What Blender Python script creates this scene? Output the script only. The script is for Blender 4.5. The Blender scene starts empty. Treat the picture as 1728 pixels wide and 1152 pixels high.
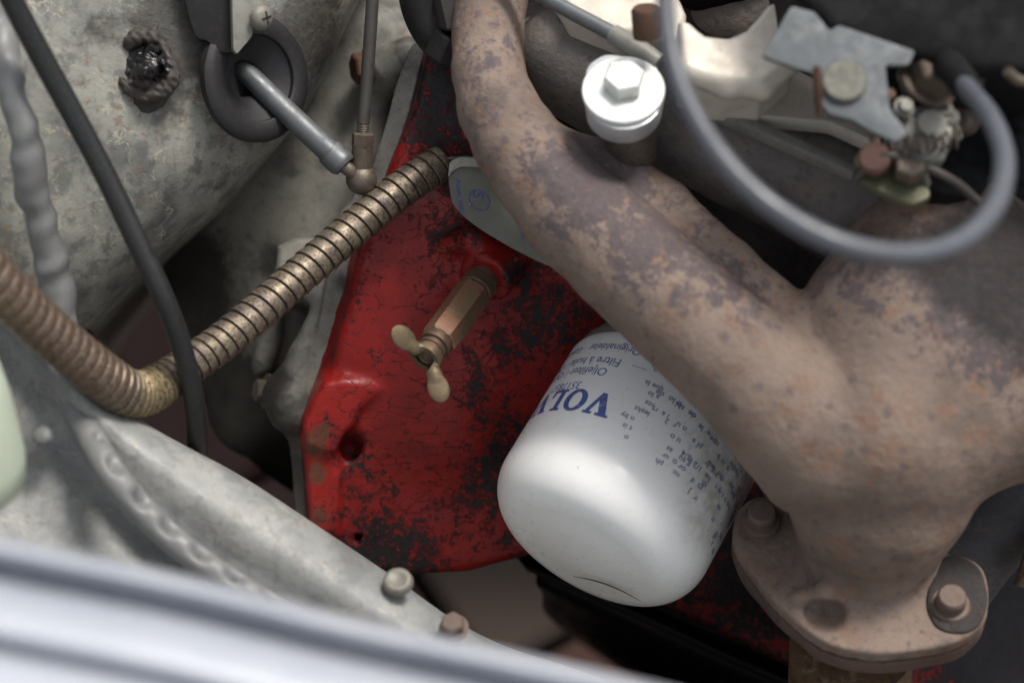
import bpy, bmesh, math, random
import numpy as np
from mathutils import Vector, Matrix
random.seed(7); rng = np.random.default_rng(7)
scene = bpy.context.scene
COL = scene.collection
PI = math.pi

# ------------------------------------------------------------------ camera
PITCH = math.radians(55)
FOCUS = 0.700
FPX = 3360.0                       # focal length in photograph pixels (70 mm on 36 mm)
B_ = Vector((0, -math.cos(PITCH), math.sin(PITCH)))     # towards the camera
R_ = Vector((1, 0, 0))
U_ = B_.cross(R_)
CAMPOS = Vector((0, 0, 0.44)) + B_ * FOCUS
cd = bpy.data.cameras.new('camera'); cam = bpy.data.objects.new('camera', cd); COL.objects.link(cam)
cam.matrix_world = Matrix((( R_.x, U_.x, B_.x, CAMPOS.x), (R_.y, U_.y, B_.y, CAMPOS.y), (R_.z, U_.z, B_.z, CAMPOS.z), (0,0,0,1)))
cd.lens = 70; cd.sensor_width = 36; cd.clip_start = 0.01; cd.clip_end = 500
cd.dof.use_dof = True; cd.dof.focus_distance = FOCUS; cd.dof.aperture_fstop = 5.4
scene.camera = cam
CM = np.array(cam.matrix_world)

# ------------------------------------------------------------------ light
SUNC = (0.32, 0.76, 0.56)          # direction to the sun, in camera axes
sd = (R_*SUNC[0] + U_*SUNC[1] + B_*SUNC[2]).normalized()
sun_el = math.asin(sd.z); sun_az = math.atan2(sd.x, sd.y)
world = bpy.data.worlds.new('World'); scene.world = world; world.use_nodes = True
wn, wl = world.node_tree.nodes, world.node_tree.links
sky = wn.new('ShaderNodeTexSky'); sky.sky_type = 'NISHITA'; sky.sun_disc = False
sky.sun_elevation = sun_el; sky.sun_rotation = sun_az
sky.air_density = 1.0; sky.dust_density = 4.0; sky.ozone_density = 0.6
hs = wn.new('ShaderNodeHueSaturation'); hs.inputs['Saturation'].default_value = 0.32
wl.new(sky.outputs[0], hs.inputs['Color'])
bg = wn['Background']; wl.new(hs.outputs[0], bg.inputs['Color']); bg.inputs['Strength'].default_value = 0.14
sl = bpy.data.lights.new('sun', 'SUN'); so = bpy.data.objects.new('sun', sl); COL.objects.link(so)
sl.energy = 2.4; sl.angle = math.radians(14); sl.color = (1.0, 0.95, 0.88)
so.rotation_euler = sd.to_track_quat('Z', 'Y').to_euler(); so.location = (0, 0, 3)
scene.view_settings.view_transform = 'Standard'; scene.view_settings.look = 'None'
scene.view_settings.exposure = 0.32; scene.view_settings.gamma = 1.0
scene.cycles.use_denoising = True
scene.cycles.max_bounces = 8

# ------------------------------------------------------------------ maths helpers (camera millimetres)
def K(px, py, D):
    return np.array(((px-864)*D/FPX, -(py-576)*D/FPX, -D), float)
def mm(rpx, D): return rpx*D/FPX
def topx(P):
    D = -P[:, 2]
    return 864 + P[:, 0]*FPX/D, 576 - P[:, 1]*FPX/D
def toworld(P):
    P = np.asarray(P, float).reshape(-1, 3)*0.001
    return P @ CM[:3, :3].T + CM[:3, 3]
def nrm(v):
    v = np.asarray(v, float); return v/np.linalg.norm(v)
def frame(n, up=(0, 1, 0)):
    n = nrm(n); u = np.cross(up, n)
    if np.linalg.norm(u) < 1e-4: u = np.cross((1, 0, 0), n)
    u = nrm(u); v = np.cross(n, u); return u, v, n
def onplane(px, py, o, n):
    d = K(px, py, 1.0); t = np.dot(o, n)/np.dot(d, n); return d*t
def smooth(a, b, x):
    t = np.clip((x-a)/(b-a), 0, 1); return t*t*(3-2*t)

# ------------------------------------------------------------------ objects
def tag(o, label=None, cat=None, group=None, kind=None):
    if label: o['label'] = label
    if cat: o['category'] = cat
    if group: o['group'] = group
    if kind: o['kind'] = kind
    return o
def thing(name, at, label, cat, **k):
    o = bpy.data.objects.new(name, None); COL.objects.link(o); o.empty_display_size = 0.01
    o.location = toworld(K(*at))[0]; return tag(o, label, cat, **k)
def mesh(name, P, F, mat, parent=None, at=None, normals=None, grime_shade=None, smoothed=True, label=None, cat=None, sharp=None, uv=None, **k):
    """P in camera mm; linked as one object whose origin is its parent's (or the point at / the centre)"""
    W = toworld(P)
    if parent is not None:
        root = parent
        org = np.array(parent.location if parent.parent is None else parent['org'])
    else:
        org = toworld(K(*at))[0] if at else W.mean(0)
    me = bpy.data.meshes.new(name)
    me.from_pydata((W-org).tolist(), [], [tuple(int(i) for i in f) for f in F])
    me.update()
    if mat: me.materials.append(mat)
    if smoothed:
        me.polygons.foreach_set('use_smooth', [True]*len(me.polygons))
        if sharp is not None: me.set_sharp_from_angle(angle=math.radians(sharp))
    if grime_shade is not None:
        a = me.attributes.new('grime_shade', 'FLOAT', 'POINT'); a.data.foreach_set('value', np.asarray(grime_shade, np.float32))
    if normals is not None:
        N = np.asarray(normals) @ CM[:3, :3].T
        me.normals_split_custom_set_from_vertices(N.tolist())
    o = bpy.data.objects.new(name, me); COL.objects.link(o)
    if parent is not None:
        o.parent = parent; o['org'] = org.tolist()
    else:
        o.location = org; o['org'] = org.tolist()
    return tag(o, label, cat, **k)

def catmull(pts, n):
    """resample rows of any width with a centripetal-ish Catmull-Rom, n samples evenly spread by chord"""
    P = np.asarray(pts, float); m = len(P)
    if m == 2:
        t = np.linspace(0, 1, n)[:, None]; return P[0]*(1-t)+P[1]*t
    E = np.vstack([2*P[0]-P[1], P, 2*P[-1]-P[-2]])
    seg = np.linalg.norm(np.diff(P[:, :3], axis=0), axis=1); c = np.concatenate([[0], np.cumsum(seg)])
    s = np.linspace(0, c[-1], n); i = np.clip(np.searchsorted(c, s, 'right')-1, 0, m-2)
    t = ((s-c[i])/np.maximum(seg[i], 1e-9))[:, None]
    p0, p1, p2, p3 = E[i], E[i+1], E[i+2], E[i+3]
    return 0.5*((2*p1)+(-p0+p2)*t+(2*p0-5*p1+4*p2-p3)*t*t+(-p0+3*p1-3*p2+p3)*t**3)

def path(pts, n):
    """pts (px,py,D,r_px) -> (n,3) mm and radii mm"""
    Q = np.array([np.append(K(p[0], p[1], p[2]), mm(p[3], p[2])) for p in pts])
    Q = catmull(Q, n); return Q[:, :3], Q[:, 3]

def sweep(C, R, segs=24, mod=None, caps=True):
    """tube around centres C with radii R; mod(s_mm, theta, r) -> r ; returns P,F"""
    n = len(C); T = np.gradient(C, axis=0); T /= np.linalg.norm(T, axis=1)[:, None]
    s = np.concatenate([[0], np.cumsum(np.linalg.norm(np.diff(C, axis=0), axis=1))])
    u = np.cross(T[0], (0, 0, 1.0)); u = nrm(u); Us = [u]
    for i in range(1, n):
        u = u - T[i]*np.dot(u, T[i]); u = nrm(u); Us.append(u)
    Us = np.array(Us); Vs = np.cross(T, Us)
    th = np.arange(segs)*2*PI/segs
    r = np.repeat(R[:, None], segs, 1)
    if mod: r = mod(s[:, None], th[None, :], r)
    P = C[:, None, :] + r[..., None]*(np.cos(th)[None, :, None]*Us[:, None, :] + np.sin(th)[None, :, None]*Vs[:, None, :])
    P = P.reshape(-1, 3); F = []
    for i in range(n-1):
        for j in range(segs):
            a = i*segs+j; b = i*segs+(j+1) % segs
            F.append((a, b, b+segs, a+segs))
    if caps:
        F.append(tuple(range(segs-1, -1, -1))); F.append(tuple((n-1)*segs+j for j in range(segs)))
    return P, F
def tube(name, pts, mat, parent=None, n=40, segs=24, mod=None, **k):
    C, R = path(pts, n); P, F = sweep(C, R, segs, mod)
    return mesh(name, P, F, mat, parent, sharp=50, **k)

def lathe(prof, o, axis, segs=48, up=(0, 1, 0), hexr=None):
    """prof [(s along axis, r)] mm; hexr: polygonal section with that many sides"""
    u, v, n = frame(axis, up); segs = hexr or segs
    th = np.arange(segs)*2*PI/segs + (PI/segs if hexr else 0)
    P = []; F = []
    for s, r in prof:
        P.append(o + n*s + r*(np.cos(th)[:, None]*u + np.sin(th)[:, None]*v))
    P = np.vstack(P); m = len(prof)
    for i in range(m-1):
        for j in range(segs):
            a = i*segs+j; b = i*segs+(j+1) % segs
            F.append((a, b, b+segs, a+segs))
    F.append(tuple(range(segs-1, -1, -1))); F.append(tuple((m-1)*segs+j for j in range(segs)))
    return P, F
def join(*PF):
    P = []; F = []; k = 0
    for p, f in PF:
        P.append(p); F += [tuple(i+k for i in g) for g in f]; k += len(p)
    return np.vstack(P), F
def rprof(h, r, b, r0=None, s0=0.0):
    """bevelled cylinder profile from s0 to s0+h"""
    return [(s0, r0 if r0 is not None else r), (s0, r), (s0+h-b, r), (s0+h-b*0.3, r-b*0.3), (s0+h, r-b), (s0+h, 0.01)]
def bolt_head(o, n, r, h, up=(0, 1, 0), washer=None):
    parts = []
    if washer: parts.append(lathe([(0, .01), (0, washer), (washer*.12, washer), (washer*.16, washer*.95), (washer*.16, .01)], o, n, 40)); o = o + nrm(n)*washer*.16
    parts.append(lathe([(0, .01), (0, r), (h*.86, r), (h, r*.86), (h, .01)], o, n, up=up, hexr=6))
    return join(*parts)

def loft(name, rows, mat, parent=None, nu=60, nv=60, thick=1.2, disp=None, sharp=None, **k):
    """rows: list of lists of (px,py,D); equal lengths. smooth surface with thickness"""
    A = np.array([[K(*p) for p in r] for r in rows])
    A = np.array([catmull(r, nu) for r in A])
    A = np.array([catmull(A[:, j], nv) for j in range(nu)]).transpose(1, 0, 2)   # nv x nu
    du = np.gradient(A, axis=1); dv = np.gradient(A, axis=0)
    N = np.cross(du, dv); N /= np.maximum(np.linalg.norm(N, axis=2)[..., None], 1e-9)
    if N[..., 2].sum() < 0: N = -N
    if disp is not None:
        x, y = topx(A.reshape(-1, 3)); d = disp(x, y).reshape(nv, nu)
        A = A + N*d[..., None]
    Bk = A - N*thick
    P = np.vstack([A.reshape(-1, 3), Bk.reshape(-1, 3)]); F = []; o = nv*nu
    flip = np.dot(np.cross(A[1, 0]-A[0, 0], A[0, 1]-A[0, 0]), N[0, 0]) > 0
    for i in range(nv-1):
        for j in range(nu-1):
            a = i*nu+j; q = (a, a+nu, a+nu+1, a+1)
            if not flip: q = q[::-1]
            F.append(q); F.append(tuple(x+o for x in q[::-1]))
    rim = [i for i in range(nu)] + [i*nu+nu-1 for i in range(1, nv)] + [(nv-1)*nu+j for j in range(nu-2, -1, -1)] + [i*nu for i in range(nv-2, 0, -1)]
    for a, b in zip(rim, rim[1:]+rim[:1]):
        q = (a, b, b+o, a+o); F.append(q if flip else q[::-1])
    return mesh(name, P, F, mat, parent, sharp=sharp, **k)

def polyprism(name, px, o, n, thick, mat, parent=None, bevel=0.8, rnd=0, **k):
    """outline in photo px on the plane (o,n); extruded back by thick with a bevelled front edge"""
    n = nrm(n); Q = np.array([onplane(x, y, o, n) for x, y in px]); u, v, _ = frame(n)
    q = np.stack([(Q-o) @ u, (Q-o) @ v], 1)
    if rnd:
        m = len(q); out = []
        for i in range(m):
            a, b, c = q[i-1], q[i], q[(i+1) % m]
            la, lc = np.linalg.norm(a-b), np.linalg.norm(c-b); r1 = min(rnd, la*.45, lc*.45)
            p0 = b+(a-b)/la*r1; p2 = b+(c-b)/lc*r1
            for t in np.linspace(0, 1, 6): out.append(p0*(1-t)**2+2*b*t*(1-t)+p2*t*t)
        q = np.array(out)
    bm = bmesh.new(); vs = [bm.verts.new((*p, 0)) for p in q]; f = bm.faces.new(vs); f.normal_update()
    if f.normal.z < 0: f.normal_flip()
    ext = bmesh.ops.extrude_face_region(bm, geom=[f]); nv = [e for e in ext['geom'] if isinstance(e, bmesh.types.BMVert)]
    bmesh.ops.translate(bm, verts=nv, vec=(0, 0, thick))
    bmesh.ops.recalc_face_normals(bm, faces=bm.faces)
    if bevel:
        ed = [e for e in bm.edges if all(abs(w.co.z-thick) < 1e-6 for w in e.verts) or all(abs(w.co.z) < 1e-6 for w in e.verts)]
        bmesh.ops.bevel(bm, geom=ed, offset=bevel, segments=2, affect='EDGES', profile=.6, clamp_overlap=True)
    bm.verts.ensure_lookup_table()
    L = np.array([w.co for w in bm.verts]); F = [tuple(w.index for w in f.verts) for f in bm.faces]; bm.free()
    P = o + L[:, :1]*u + L[:, 1:2]*v + (L[:, 2:3]-thick)*n
    return mesh(name, P, F, mat, parent, sharp=35, **k)

# ------------------------------------------------------------------ signed distance modelling
def d_caps(p, pts):
    """min over tapered capsules through pts (px,py,D,r_px), blended a little"""
    Q = [np.append(K(a, b, c), mm(r, c)) for a, b, c, r in pts]; d = None
    for A, Bq in zip(Q, Q[1:]):
        ba = Bq[:3]-A[:3]; L2 = ba @ ba
        t = np.clip(((p[0]-A[0])*ba[0]+(p[1]-A[1])*ba[1]+(p[2]-A[2])*ba[2])/L2, 0, 1)
        dx = p[0]-A[0]-ba[0]*t; dy = p[1]-A[1]-ba[1]*t; dz = p[2]-A[2]-ba[2]*t
        e = np.sqrt(dx*dx+dy*dy+dz*dz)-(A[3]+(Bq[3]-A[3])*t)
        d = e if d is None else smin(d, e, 3.0)
    return d
def fine(pts, n):
    return [tuple(q) for q in catmull(np.array(pts, float), n)]
def d_ball(p, a):
    c = K(*a[:3]); return np.sqrt((p[0]-c[0])**2+(p[1]-c[1])**2+(p[2]-c[2])**2)-mm(a[3], a[2])
def d_ell(p, c, r):
    c = np.asarray(c); k0 = np.sqrt(((p[0]-c[0])/r[0])**2+((p[1]-c[1])/r[1])**2+((p[2]-c[2])/r[2])**2)
    k1 = np.sqrt(((p[0]-c[0])/r[0]**2)**2+((p[1]-c[1])/r[1]**2)**2+((p[2]-c[2])/r[2]**2)**2)
    return k0*(k0-1)/np.maximum(k1, 1e-6)
def d_cyl(p, o, n, r, h0, h1, rd=0.5):
    n = nrm(n); x, y, z = p[0]-o[0], p[1]-o[1], p[2]-o[2]
    s = x*n[0]+y*n[1]+z*n[2]; q = np.sqrt(np.maximum(x*x+y*y+z*z-s*s, 0))
    a = q-r+rd; b = np.abs(s-(h0+h1)/2)-(h1-h0)/2+rd
    return np.minimum(np.maximum(a, b), 0)+np.sqrt(np.maximum(a, 0)**2+np.maximum(b, 0)**2)-rd
def d_prism(p, px, o, n, back, rd=1.0, front=0.0):
    n = nrm(n); Q = np.array([onplane(x, y, o, n) for x, y in px]); u, v, _ = frame(n); q = np.stack([(Q-o) @ u, (Q-o) @ v], 1)
    X, Y, Z = p[0]-o[0], p[1]-o[1], p[2]-o[2]
    a = X*u[0]+Y*u[1]+Z*u[2]; b = X*v[0]+Y*v[1]+Z*v[2]; s = X*n[0]+Y*n[1]+Z*n[2]
    d = np.full(a.shape, 1e9, a.dtype); sg = np.ones(a.shape, a.dtype); m = len(q)
    for i in range(m):
        vi, vj = q[i], q[i-1]; ex, ey = vj-vi; wx, wy = a-vi[0], b-vi[1]
        t = np.clip((wx*ex+wy*ey)/(ex*ex+ey*ey), 0, 1); bx, by = wx-ex*t, wy-ey*t
        d = np.minimum(d, bx*bx+by*by)
        c1 = b >= vi[1]; c2 = b < vj[1]; c3 = ex*wy > ey*wx
        sg = np.where((c1 & c2 & c3) | (~c1 & ~c2 & ~c3), -sg, sg)
    d2 = sg*np.sqrt(d)+rd; h = np.abs(s-(front-back)/2)-(front+back)/2+rd
    return np.minimum(np.maximum(d2, h), 0)+np.sqrt(np.maximum(d2, 0)**2+np.maximum(h, 0)**2)-rd
def chaikin(pl, it=2):
    for _ in range(it):
        o = []
        for a, b in zip(pl, pl[1:]+pl[:1]): o += [(a[0]*.75+b[0]*.25, a[1]*.75+b[1]*.25), (a[0]*.25+b[0]*.75, a[1]*.25+b[1]*.75)]
        pl = o
    return pl
def smin(a, b, k):
    h = np.maximum(k-np.abs(a-b), 0)/k; return np.minimum(a, b)-h*h*k*0.25
def smax(a, b, k): return -smin(-a, -b, k)
_nr = np.random.default_rng(3); _NO = [( _nr.normal(size=3), _nr.uniform(0, 6.28)) for _ in range(14)]
def wob(p, wl, amp):
    """cheap smooth pseudo-noise"""
    s = 0
    for i, (d, ph) in enumerate(_NO):
        k = 2*PI/wl*(0.6+0.12*i); d = d/np.linalg.norm(d)
        s = s+np.sin((p[0]*d[0]+p[1]*d[1]+p[2]*d[2])*k+ph)
    return s/7.0*amp

def nets(f, lo, hi, h):
    """naive surface nets of f<0 over the box, projected on the surface; returns P,F,N"""
    lo = np.minimum(lo, hi).astype(float); hi2 = np.asarray(hi, float)
    n = np.ceil((hi2-lo)/h).astype(int)+1
    ax = [(lo[i]+np.arange(n[i])*h).astype(np.float32) for i in range(3)]
    V = np.empty(tuple(n), np.float32); st = max(1, int(400000/(n[1]*n[2])))
    for i in range(0, n[0], st):
        X, Y, Z = np.meshgrid(ax[0][i:i+st], ax[1], ax[2], indexing='ij'); V[i:i+st] = f((X, Y, Z))
    V[0] = V[-1] = 1; V[:, 0] = V[:, -1] = 1; V[:, :, 0] = V[:, :, -1] = 1
    S = V < 0; c = [k-1 for k in n]
    cnt = np.zeros(c, np.int8)
    for a in (0, 1):
        for b in (0, 1):
            for d in (0, 1): cnt += S[a:a+c[0], b:b+c[1], d:d+c[2]]
    act = (cnt > 0) & (cnt < 8); idx = np.argwhere(act); m = len(idx)
    ids = np.full(c, -1, np.int64); ids[act] = np.arange(m)
    acc = np.zeros((m, 3)); w = np.zeros(m)
    for axis in range(3):
        o1, o2 = [q for q in range(3) if q != axis]
        for a in (0, 1):
            for b in (0, 1):
                p0 = idx.copy(); p0[:, o1] += a; p0[:, o2] += b; p1 = p0.copy(); p1[:, axis] += 1
                v0 = V[tuple(p0.T)]; v1 = V[tuple(p1.T)]; s = (v0 < 0) != (v1 < 0)
                t = np.where(s, v0/np.where(s, v0-v1, 1), 0)
                q = p0.astype(float); q[:, axis] += t; acc[s] += q[s]; w += s
    P = lo+acc/w[:, None]*h
    F = []
    for axis in range(3):
        o1, o2 = [(1, 2), (2, 0), (0, 1)][axis]
        sl0 = [slice(1, c[q]) for q in range(3)]; sl0[axis] = slice(0, c[axis]); sl1 = list(sl0); sl1[axis] = slice(1, c[axis]+1)
        A = S[tuple(sl0)]; Bq = S[tuple(sl1)]; e = np.argwhere(A != Bq); inside = A[tuple(e.T)]
        off = np.ones(3, int); off[axis] = 0; e = e+off
        def at(d1, d2):
            q = e.copy(); q[:, o1] -= d1; q[:, o2] -= d2; return ids[tuple(q.T)]
        Q = np.stack([at(1, 1), at(0, 1), at(0, 0), at(1, 0)], 1); Q[~inside] = Q[~inside][:, ::-1]
        F.append(Q)
    F = np.vstack(F)
    def grad(P):
        g = np.empty_like(P); e = h*0.25
        for i in range(3):
            d = np.zeros(3); d[i] = e
            a = f(tuple((P+d).T)); b = f(tuple((P-d).T)); g[:, i] = (a-b)/(2*e)
        return g
    for _ in range(2):
        g = grad(P); v = f(tuple(P.T)); g2 = np.maximum((g*g).sum(1), .2)
        stp = np.clip(v/g2, -h*.6, h*.6); P = P-g*stp[:, None]
    P = np.clip(P, lo, hi2)
    g = grad(P); N = g/np.maximum(np.linalg.norm(g, axis=1)[:, None], 1e-6)
    return P, F, N
def solid(name, f, box, h, mat, parent=None, spots=None, **k):
    """box: (px0,py0,px1,py1,Dnear,Dfar)"""
    x0, y0, x1, y1, d0, d1 = box
    c = np.array([K(x, y, d) for x in (x0, x1) for y in (y0, y1) for d in (d0, d1)])
    P, F, N = nets(f, c.min(0), c.max(0), h)
    gr = None
    if spots is not None: gr = spotmask(P, spots)
    return mesh(name, P, F, mat, parent, normals=N, grime_shade=gr, **k)
def spotmask(P, spots):
    x, y = topx(P); m = np.zeros(len(P))
    for s in spots:
        cx, cy, r, v = s[:4]; sx = s[4] if len(s) > 4 else 1.0
        m += v*np.exp(-(((x-cx)/(r*sx))**2+((y-cy)/r)**2))
    return m
# ------------------------------------------------------------------ materials
class G:
    def __init__(s, name, **k):
        s.m = bpy.data.materials.new(name); s.m.use_nodes = True; s.t = s.m.node_tree; s.n = s.t.nodes; s.l = s.t.links
        s.b = s.n['Principled BSDF']; tc = s.n.new('ShaderNodeTexCoord'); mp = s.n.new('ShaderNodeMapping')
        mp.inputs['Scale'].default_value = (1000, 1000, 1000); s.l.new(tc.outputs['Object'], mp.inputs[0]); s.co = mp.outputs[0]
        s.last = None; s.set(**k)
    def put(s, inp, v):
        if hasattr(v, 'is_output'): s.l.new(v, inp)
        elif isinstance(v, (tuple, list)) and inp.type == 'RGBA': inp.default_value = (*v[:3], 1)
        else: inp.default_value = v
    def set(s, **k):
        nm = dict(color='Base Color', rough='Roughness', metal='Metallic', coat='Coat Weight', coat_rough='Coat Roughness', spec='Specular IOR Level', normal='Normal', trans='Transmission Weight', sss='Subsurface Weight', ior='IOR', sheen='Sheen Weight')
        for a, v in k.items(): s.put(s.b.inputs[nm[a]], v)
        return s
    def stretch(s, sx, sy, sz, rot=(0, 0, 0)):
        mp = s.n.new('ShaderNodeMapping'); mp.inputs['Scale'].default_value = (sx, sy, sz); mp.inputs['Rotation'].default_value = rot
        s.l.new(s.co, mp.inputs[0]); return mp.outputs[0]
    def noise(s, size, detail=4, rough=.55, dist=0, vec=None, seed=0):
        n = s.n.new('ShaderNodeTexNoise'); n.noise_dimensions = '4D'; n.inputs['W'].default_value = seed*7.3
        n.inputs['Scale'].default_value = 1.0/size; n.inputs['Detail'].default_value = detail
        n.inputs['Roughness'].default_value = rough; n.inputs['Distortion'].default_value = dist; s.l.new(vec or s.co, n.inputs['Vector']); return n.outputs['Fac']
    def ncol(s, size, vec=None, detail=3):
        n = s.n.new('ShaderNodeTexNoise'); n.inputs['Scale'].default_value = 1.0/size; n.inputs['Detail'].default_value = detail
        s.l.new(vec or s.co, n.inputs['Vector']); return n.outputs['Color']
    def warp(s, size, amt, vec=None):
        c = s.ncol(size, vec); a = s.n.new('ShaderNodeVectorMath'); a.operation = 'MULTIPLY_ADD'
        s.l.new(c, a.inputs[0]); a.inputs[1].default_value = (amt,)*3; s.l.new(vec or s.co, a.inputs[2]); return a.outputs[0]
    def voro(s, size, feature='DISTANCE_TO_EDGE', vec=None, rnd=1):
        n = s.n.new('ShaderNodeTexVoronoi'); n.feature = feature; n.inputs['Scale'].default_value = 1.0/size
        n.inputs['Randomness'].default_value = rnd; s.l.new(vec or s.co, n.inputs['Vector']); return n.outputs['Distance']
    def ramp(s, fac, *stops):
        r = s.n.new('ShaderNodeValToRGB'); e = r.color_ramp.elements
        while len(e) < len(stops): e.new(0.5)
        for el, (p, c) in zip(e, stops): el.position = p; el.color = (*c[:3], 1) if isinstance(c, (tuple, list)) else (c, c, c, 1)
        s.l.new(fac, r.inputs[0]); return r.outputs[0]
    def rng(s, fac, a, b, c=0., d=1.):
        n = s.n.new('ShaderNodeMapRange'); n.interpolation_type = 'SMOOTHSTEP'
        for i, v in zip((1, 2, 3, 4), (a, b, c, d)): s.put(n.inputs[i], v)
        s.l.new(fac, n.inputs[0]); return n.outputs[0]
    def mix(s, fac, a, b, mode='MIX'):
        n = s.n.new('ShaderNodeMix'); n.data_type = 'RGBA'; n.blend_type = mode
        s.put(n.inputs[0], fac); s.put(n.inputs[6], a); s.put(n.inputs[7], b); return n.outputs[2]
    def mth(s, op, a, b=0., c=0.):
        n = s.n.new('ShaderNodeMath'); n.operation = op
        for i, v in enumerate((a, b, c)): s.put(n.inputs[i], v)
        return n.outputs[0]
    def attr(s, name='grime_shade'):
        n = s.n.new('ShaderNodeAttribute'); n.attribute_name = name; return n.outputs['Fac']
    def bump(s, h, dist=.3, strength=1.0):
        n = s.n.new('ShaderNodeBump'); n.inputs['Distance'].default_value = dist*0.001; n.inputs['Strength'].default_value = strength
        s.l.new(h, n.inputs['Height'])
        if s.last is not None: s.l.new(s.last, n.inputs['Normal'])
        s.last = n.outputs[0]; s.l.new(s.last, s.b.inputs['Normal']); return s
MT = {}
def simple(name, color, rough, metal=0., dirt_shade=(.1, .08, .06), amt=.4, size=4, bump=.05, **k):
    if max(color) < .04: k.setdefault('spec', .22)
    g = G(name, metal=metal, **k)
    a = g.rng(g.noise(size, 6, .65), .45, .75, 0, amt); fine = g.noise(.35, 3, .6, seed=2)
    c = g.mix(a, color, dirt_shade); c = g.mix(.35, c, g.ramp(fine, (.3, .75), (.7, 1.2)), 'MULTIPLY')
    g.set(color=c, rough=g.rng(g.noise(size*.6, 4, seed=5), .3, .7, max(rough-.1, .02), min(rough+.14, 1)))
    if bump: g.bump(g.noise(.5, 4, .6, seed=9), bump)
    MT[name] = g.m; return g

# grey weathered body panel -------------------------------------------------
def panel_mat(name, base, dark, tint, blotch=1.0):
    g = G(name); w = g.warp(9, 7)
    big = g.noise(26, 5, .6, vec=w); med = g.noise(7, 6, .65, vec=w, seed=1); fine = g.noise(.8, 5, .7, seed=2)
    c = g.ramp(big, (.38, dark), (.5, base), (.62, tint))
    c = g.mix(g.rng(med, .50, .60, 0, .62*blotch), c, tuple(x*.60 for x in dark))
    pale = g.rng(g.noise(11, 7, .7, vec=w, seed=4), .56, .72, 0, .36); c = g.mix(pale, c, (.36, .36, .30))
    # thin pale tide lines along the edges of old drips
    e = g.mth('ABSOLUTE', g.mth('SUBTRACT', g.noise(15, 7, .62, vec=w, seed=6), .52)); edge = g.mth('MULTIPLY', g.rng(e, .0, .011, .75*blotch, 0), g.rng(g.noise(9, 2, seed=7), .5, .6))
    c = g.mix(edge, c, (.50, .46, .33))
    rust = g.mth('MULTIPLY', g.rng(g.noise(3.2, 6, .7, vec=w, seed=8), .53, .62), g.rng(g.noise(20, 3, seed=9), .46, .56, 0, .8*blotch)); c = g.mix(rust, c, (.19, .125, .08))
    spk = g.rng(g.voro(3.6, 'F1', vec=w), .03, .10, .85, 0); spk = g.mth('MULTIPLY', spk, g.rng(g.noise(6, 2, seed=11), .5, .6)); c = g.mix(spk, c, (.07, .065, .05))
    spw = g.rng(g.voro(2.3, 'F1', vec=g.warp(3, 2)), .02, .07, .7, 0); spw = g.mth('MULTIPLY', spw, g.rng(g.noise(4, 2, seed=12), .52, .6)); c = g.mix(spw, c, (.55, .55, .48))
    c = g.mix(g.rng(fine, .35, .7, 0, .35), c, tuple(x*.7 for x in base))
    st = g.rng(g.noise(2.6, 5, .6, vec=g.stretch(1.0, .16, .16), seed=31), .56, .66); st = g.mth('MULTIPLY', st, g.rng(g.noise(28, 3, seed=32), .52, .6, 0, .4*blotch)); c = g.mix(st, c, g.ramp(g.noise(3, 4, seed=34), (.4, (.20, .13, .085)), (.6, (.09, .09, .085))))
    gr = g.rng(g.mth('ADD', g.attr(), g.mth('MULTIPLY', g.mth('SUBTRACT', g.noise(6, 6, .65, seed=13), .5), 1.1)), .3, .75, 0, .88)
    c = g.mix(gr, c, g.ramp(g.noise(2.5, 5, .7, seed=14), (.35, (.018, .018, .018)), (.7, (.075, .065, .05))))
    g.set(color=c, rough=g.rng(g.noise(4, 5, seed=15), .3, .7, .38, .62), spec=.5)
    sc = g.stretch(.12, 3.2, 1.2, (.3, .4, .8)); g.bump(g.noise(6, 4, .6), .8, .7); g.bump(g.noise(.9, 6, .7, seed=16), .16); g.bump(g.noise(1.5, 3, .7, vec=sc), .05, .5)
    MT[name] = g.m
panel_mat('panel_grey', (.235, .235, .205), (.12, .125, .12), (.31, .305, .26))
panel_mat('rail_grey', (.235, .24, .232), (.165, .172, .172), (.30, .30, .285), .6)

# cast aluminium of the gearbox casing --------------------------------------
def alu_mat(name, base, dark, warm):
    g = G(name, metal=.25); w = g.warp(12, 8)
    c = g.ramp(g.noise(22, 5, .6, vec=w), (.38, dark), (.5, base), (.62, tuple(x*1.2 for x in base)))
    c = g.mix(g.rng(g.noise(5, 6, .7, seed=3), .5, .7, 0, .6), c, warm)
    c = g.mix(g.rng(g.noise(1.4, 6, .75, seed=4), .56, .66, 0, .55), c, tuple(x*.45 for x in dark))
    c = g.mix(g.rng(g.voro(2.1, 'F1', vec=w), .05, .16, .7, 0), c, g.mix(g.rng(g.noise(9, seed=6), .4, .6), c, (.09, .06, .045)))
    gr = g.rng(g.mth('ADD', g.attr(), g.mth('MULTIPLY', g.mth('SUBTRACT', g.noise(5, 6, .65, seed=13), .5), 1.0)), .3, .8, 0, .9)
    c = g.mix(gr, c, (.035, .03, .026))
    g.set(color=c, rough=g.rng(g.noise(3, 4, seed=8), .3, .7, .42, .66))
    g.bump(g.noise(1.1, 6, .72, seed=9), .22); g.bump(g.noise(.35, 2, seed=10), .05); MT[name] = g.m
alu_mat('cast_aluminium', (.225, .217, .188), (.095, .092, .083), (.125, .092, .068))
alu_mat('machined_aluminium', (.26, .265, .265), (.15, .155, .16), (.14, .12, .10))

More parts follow.
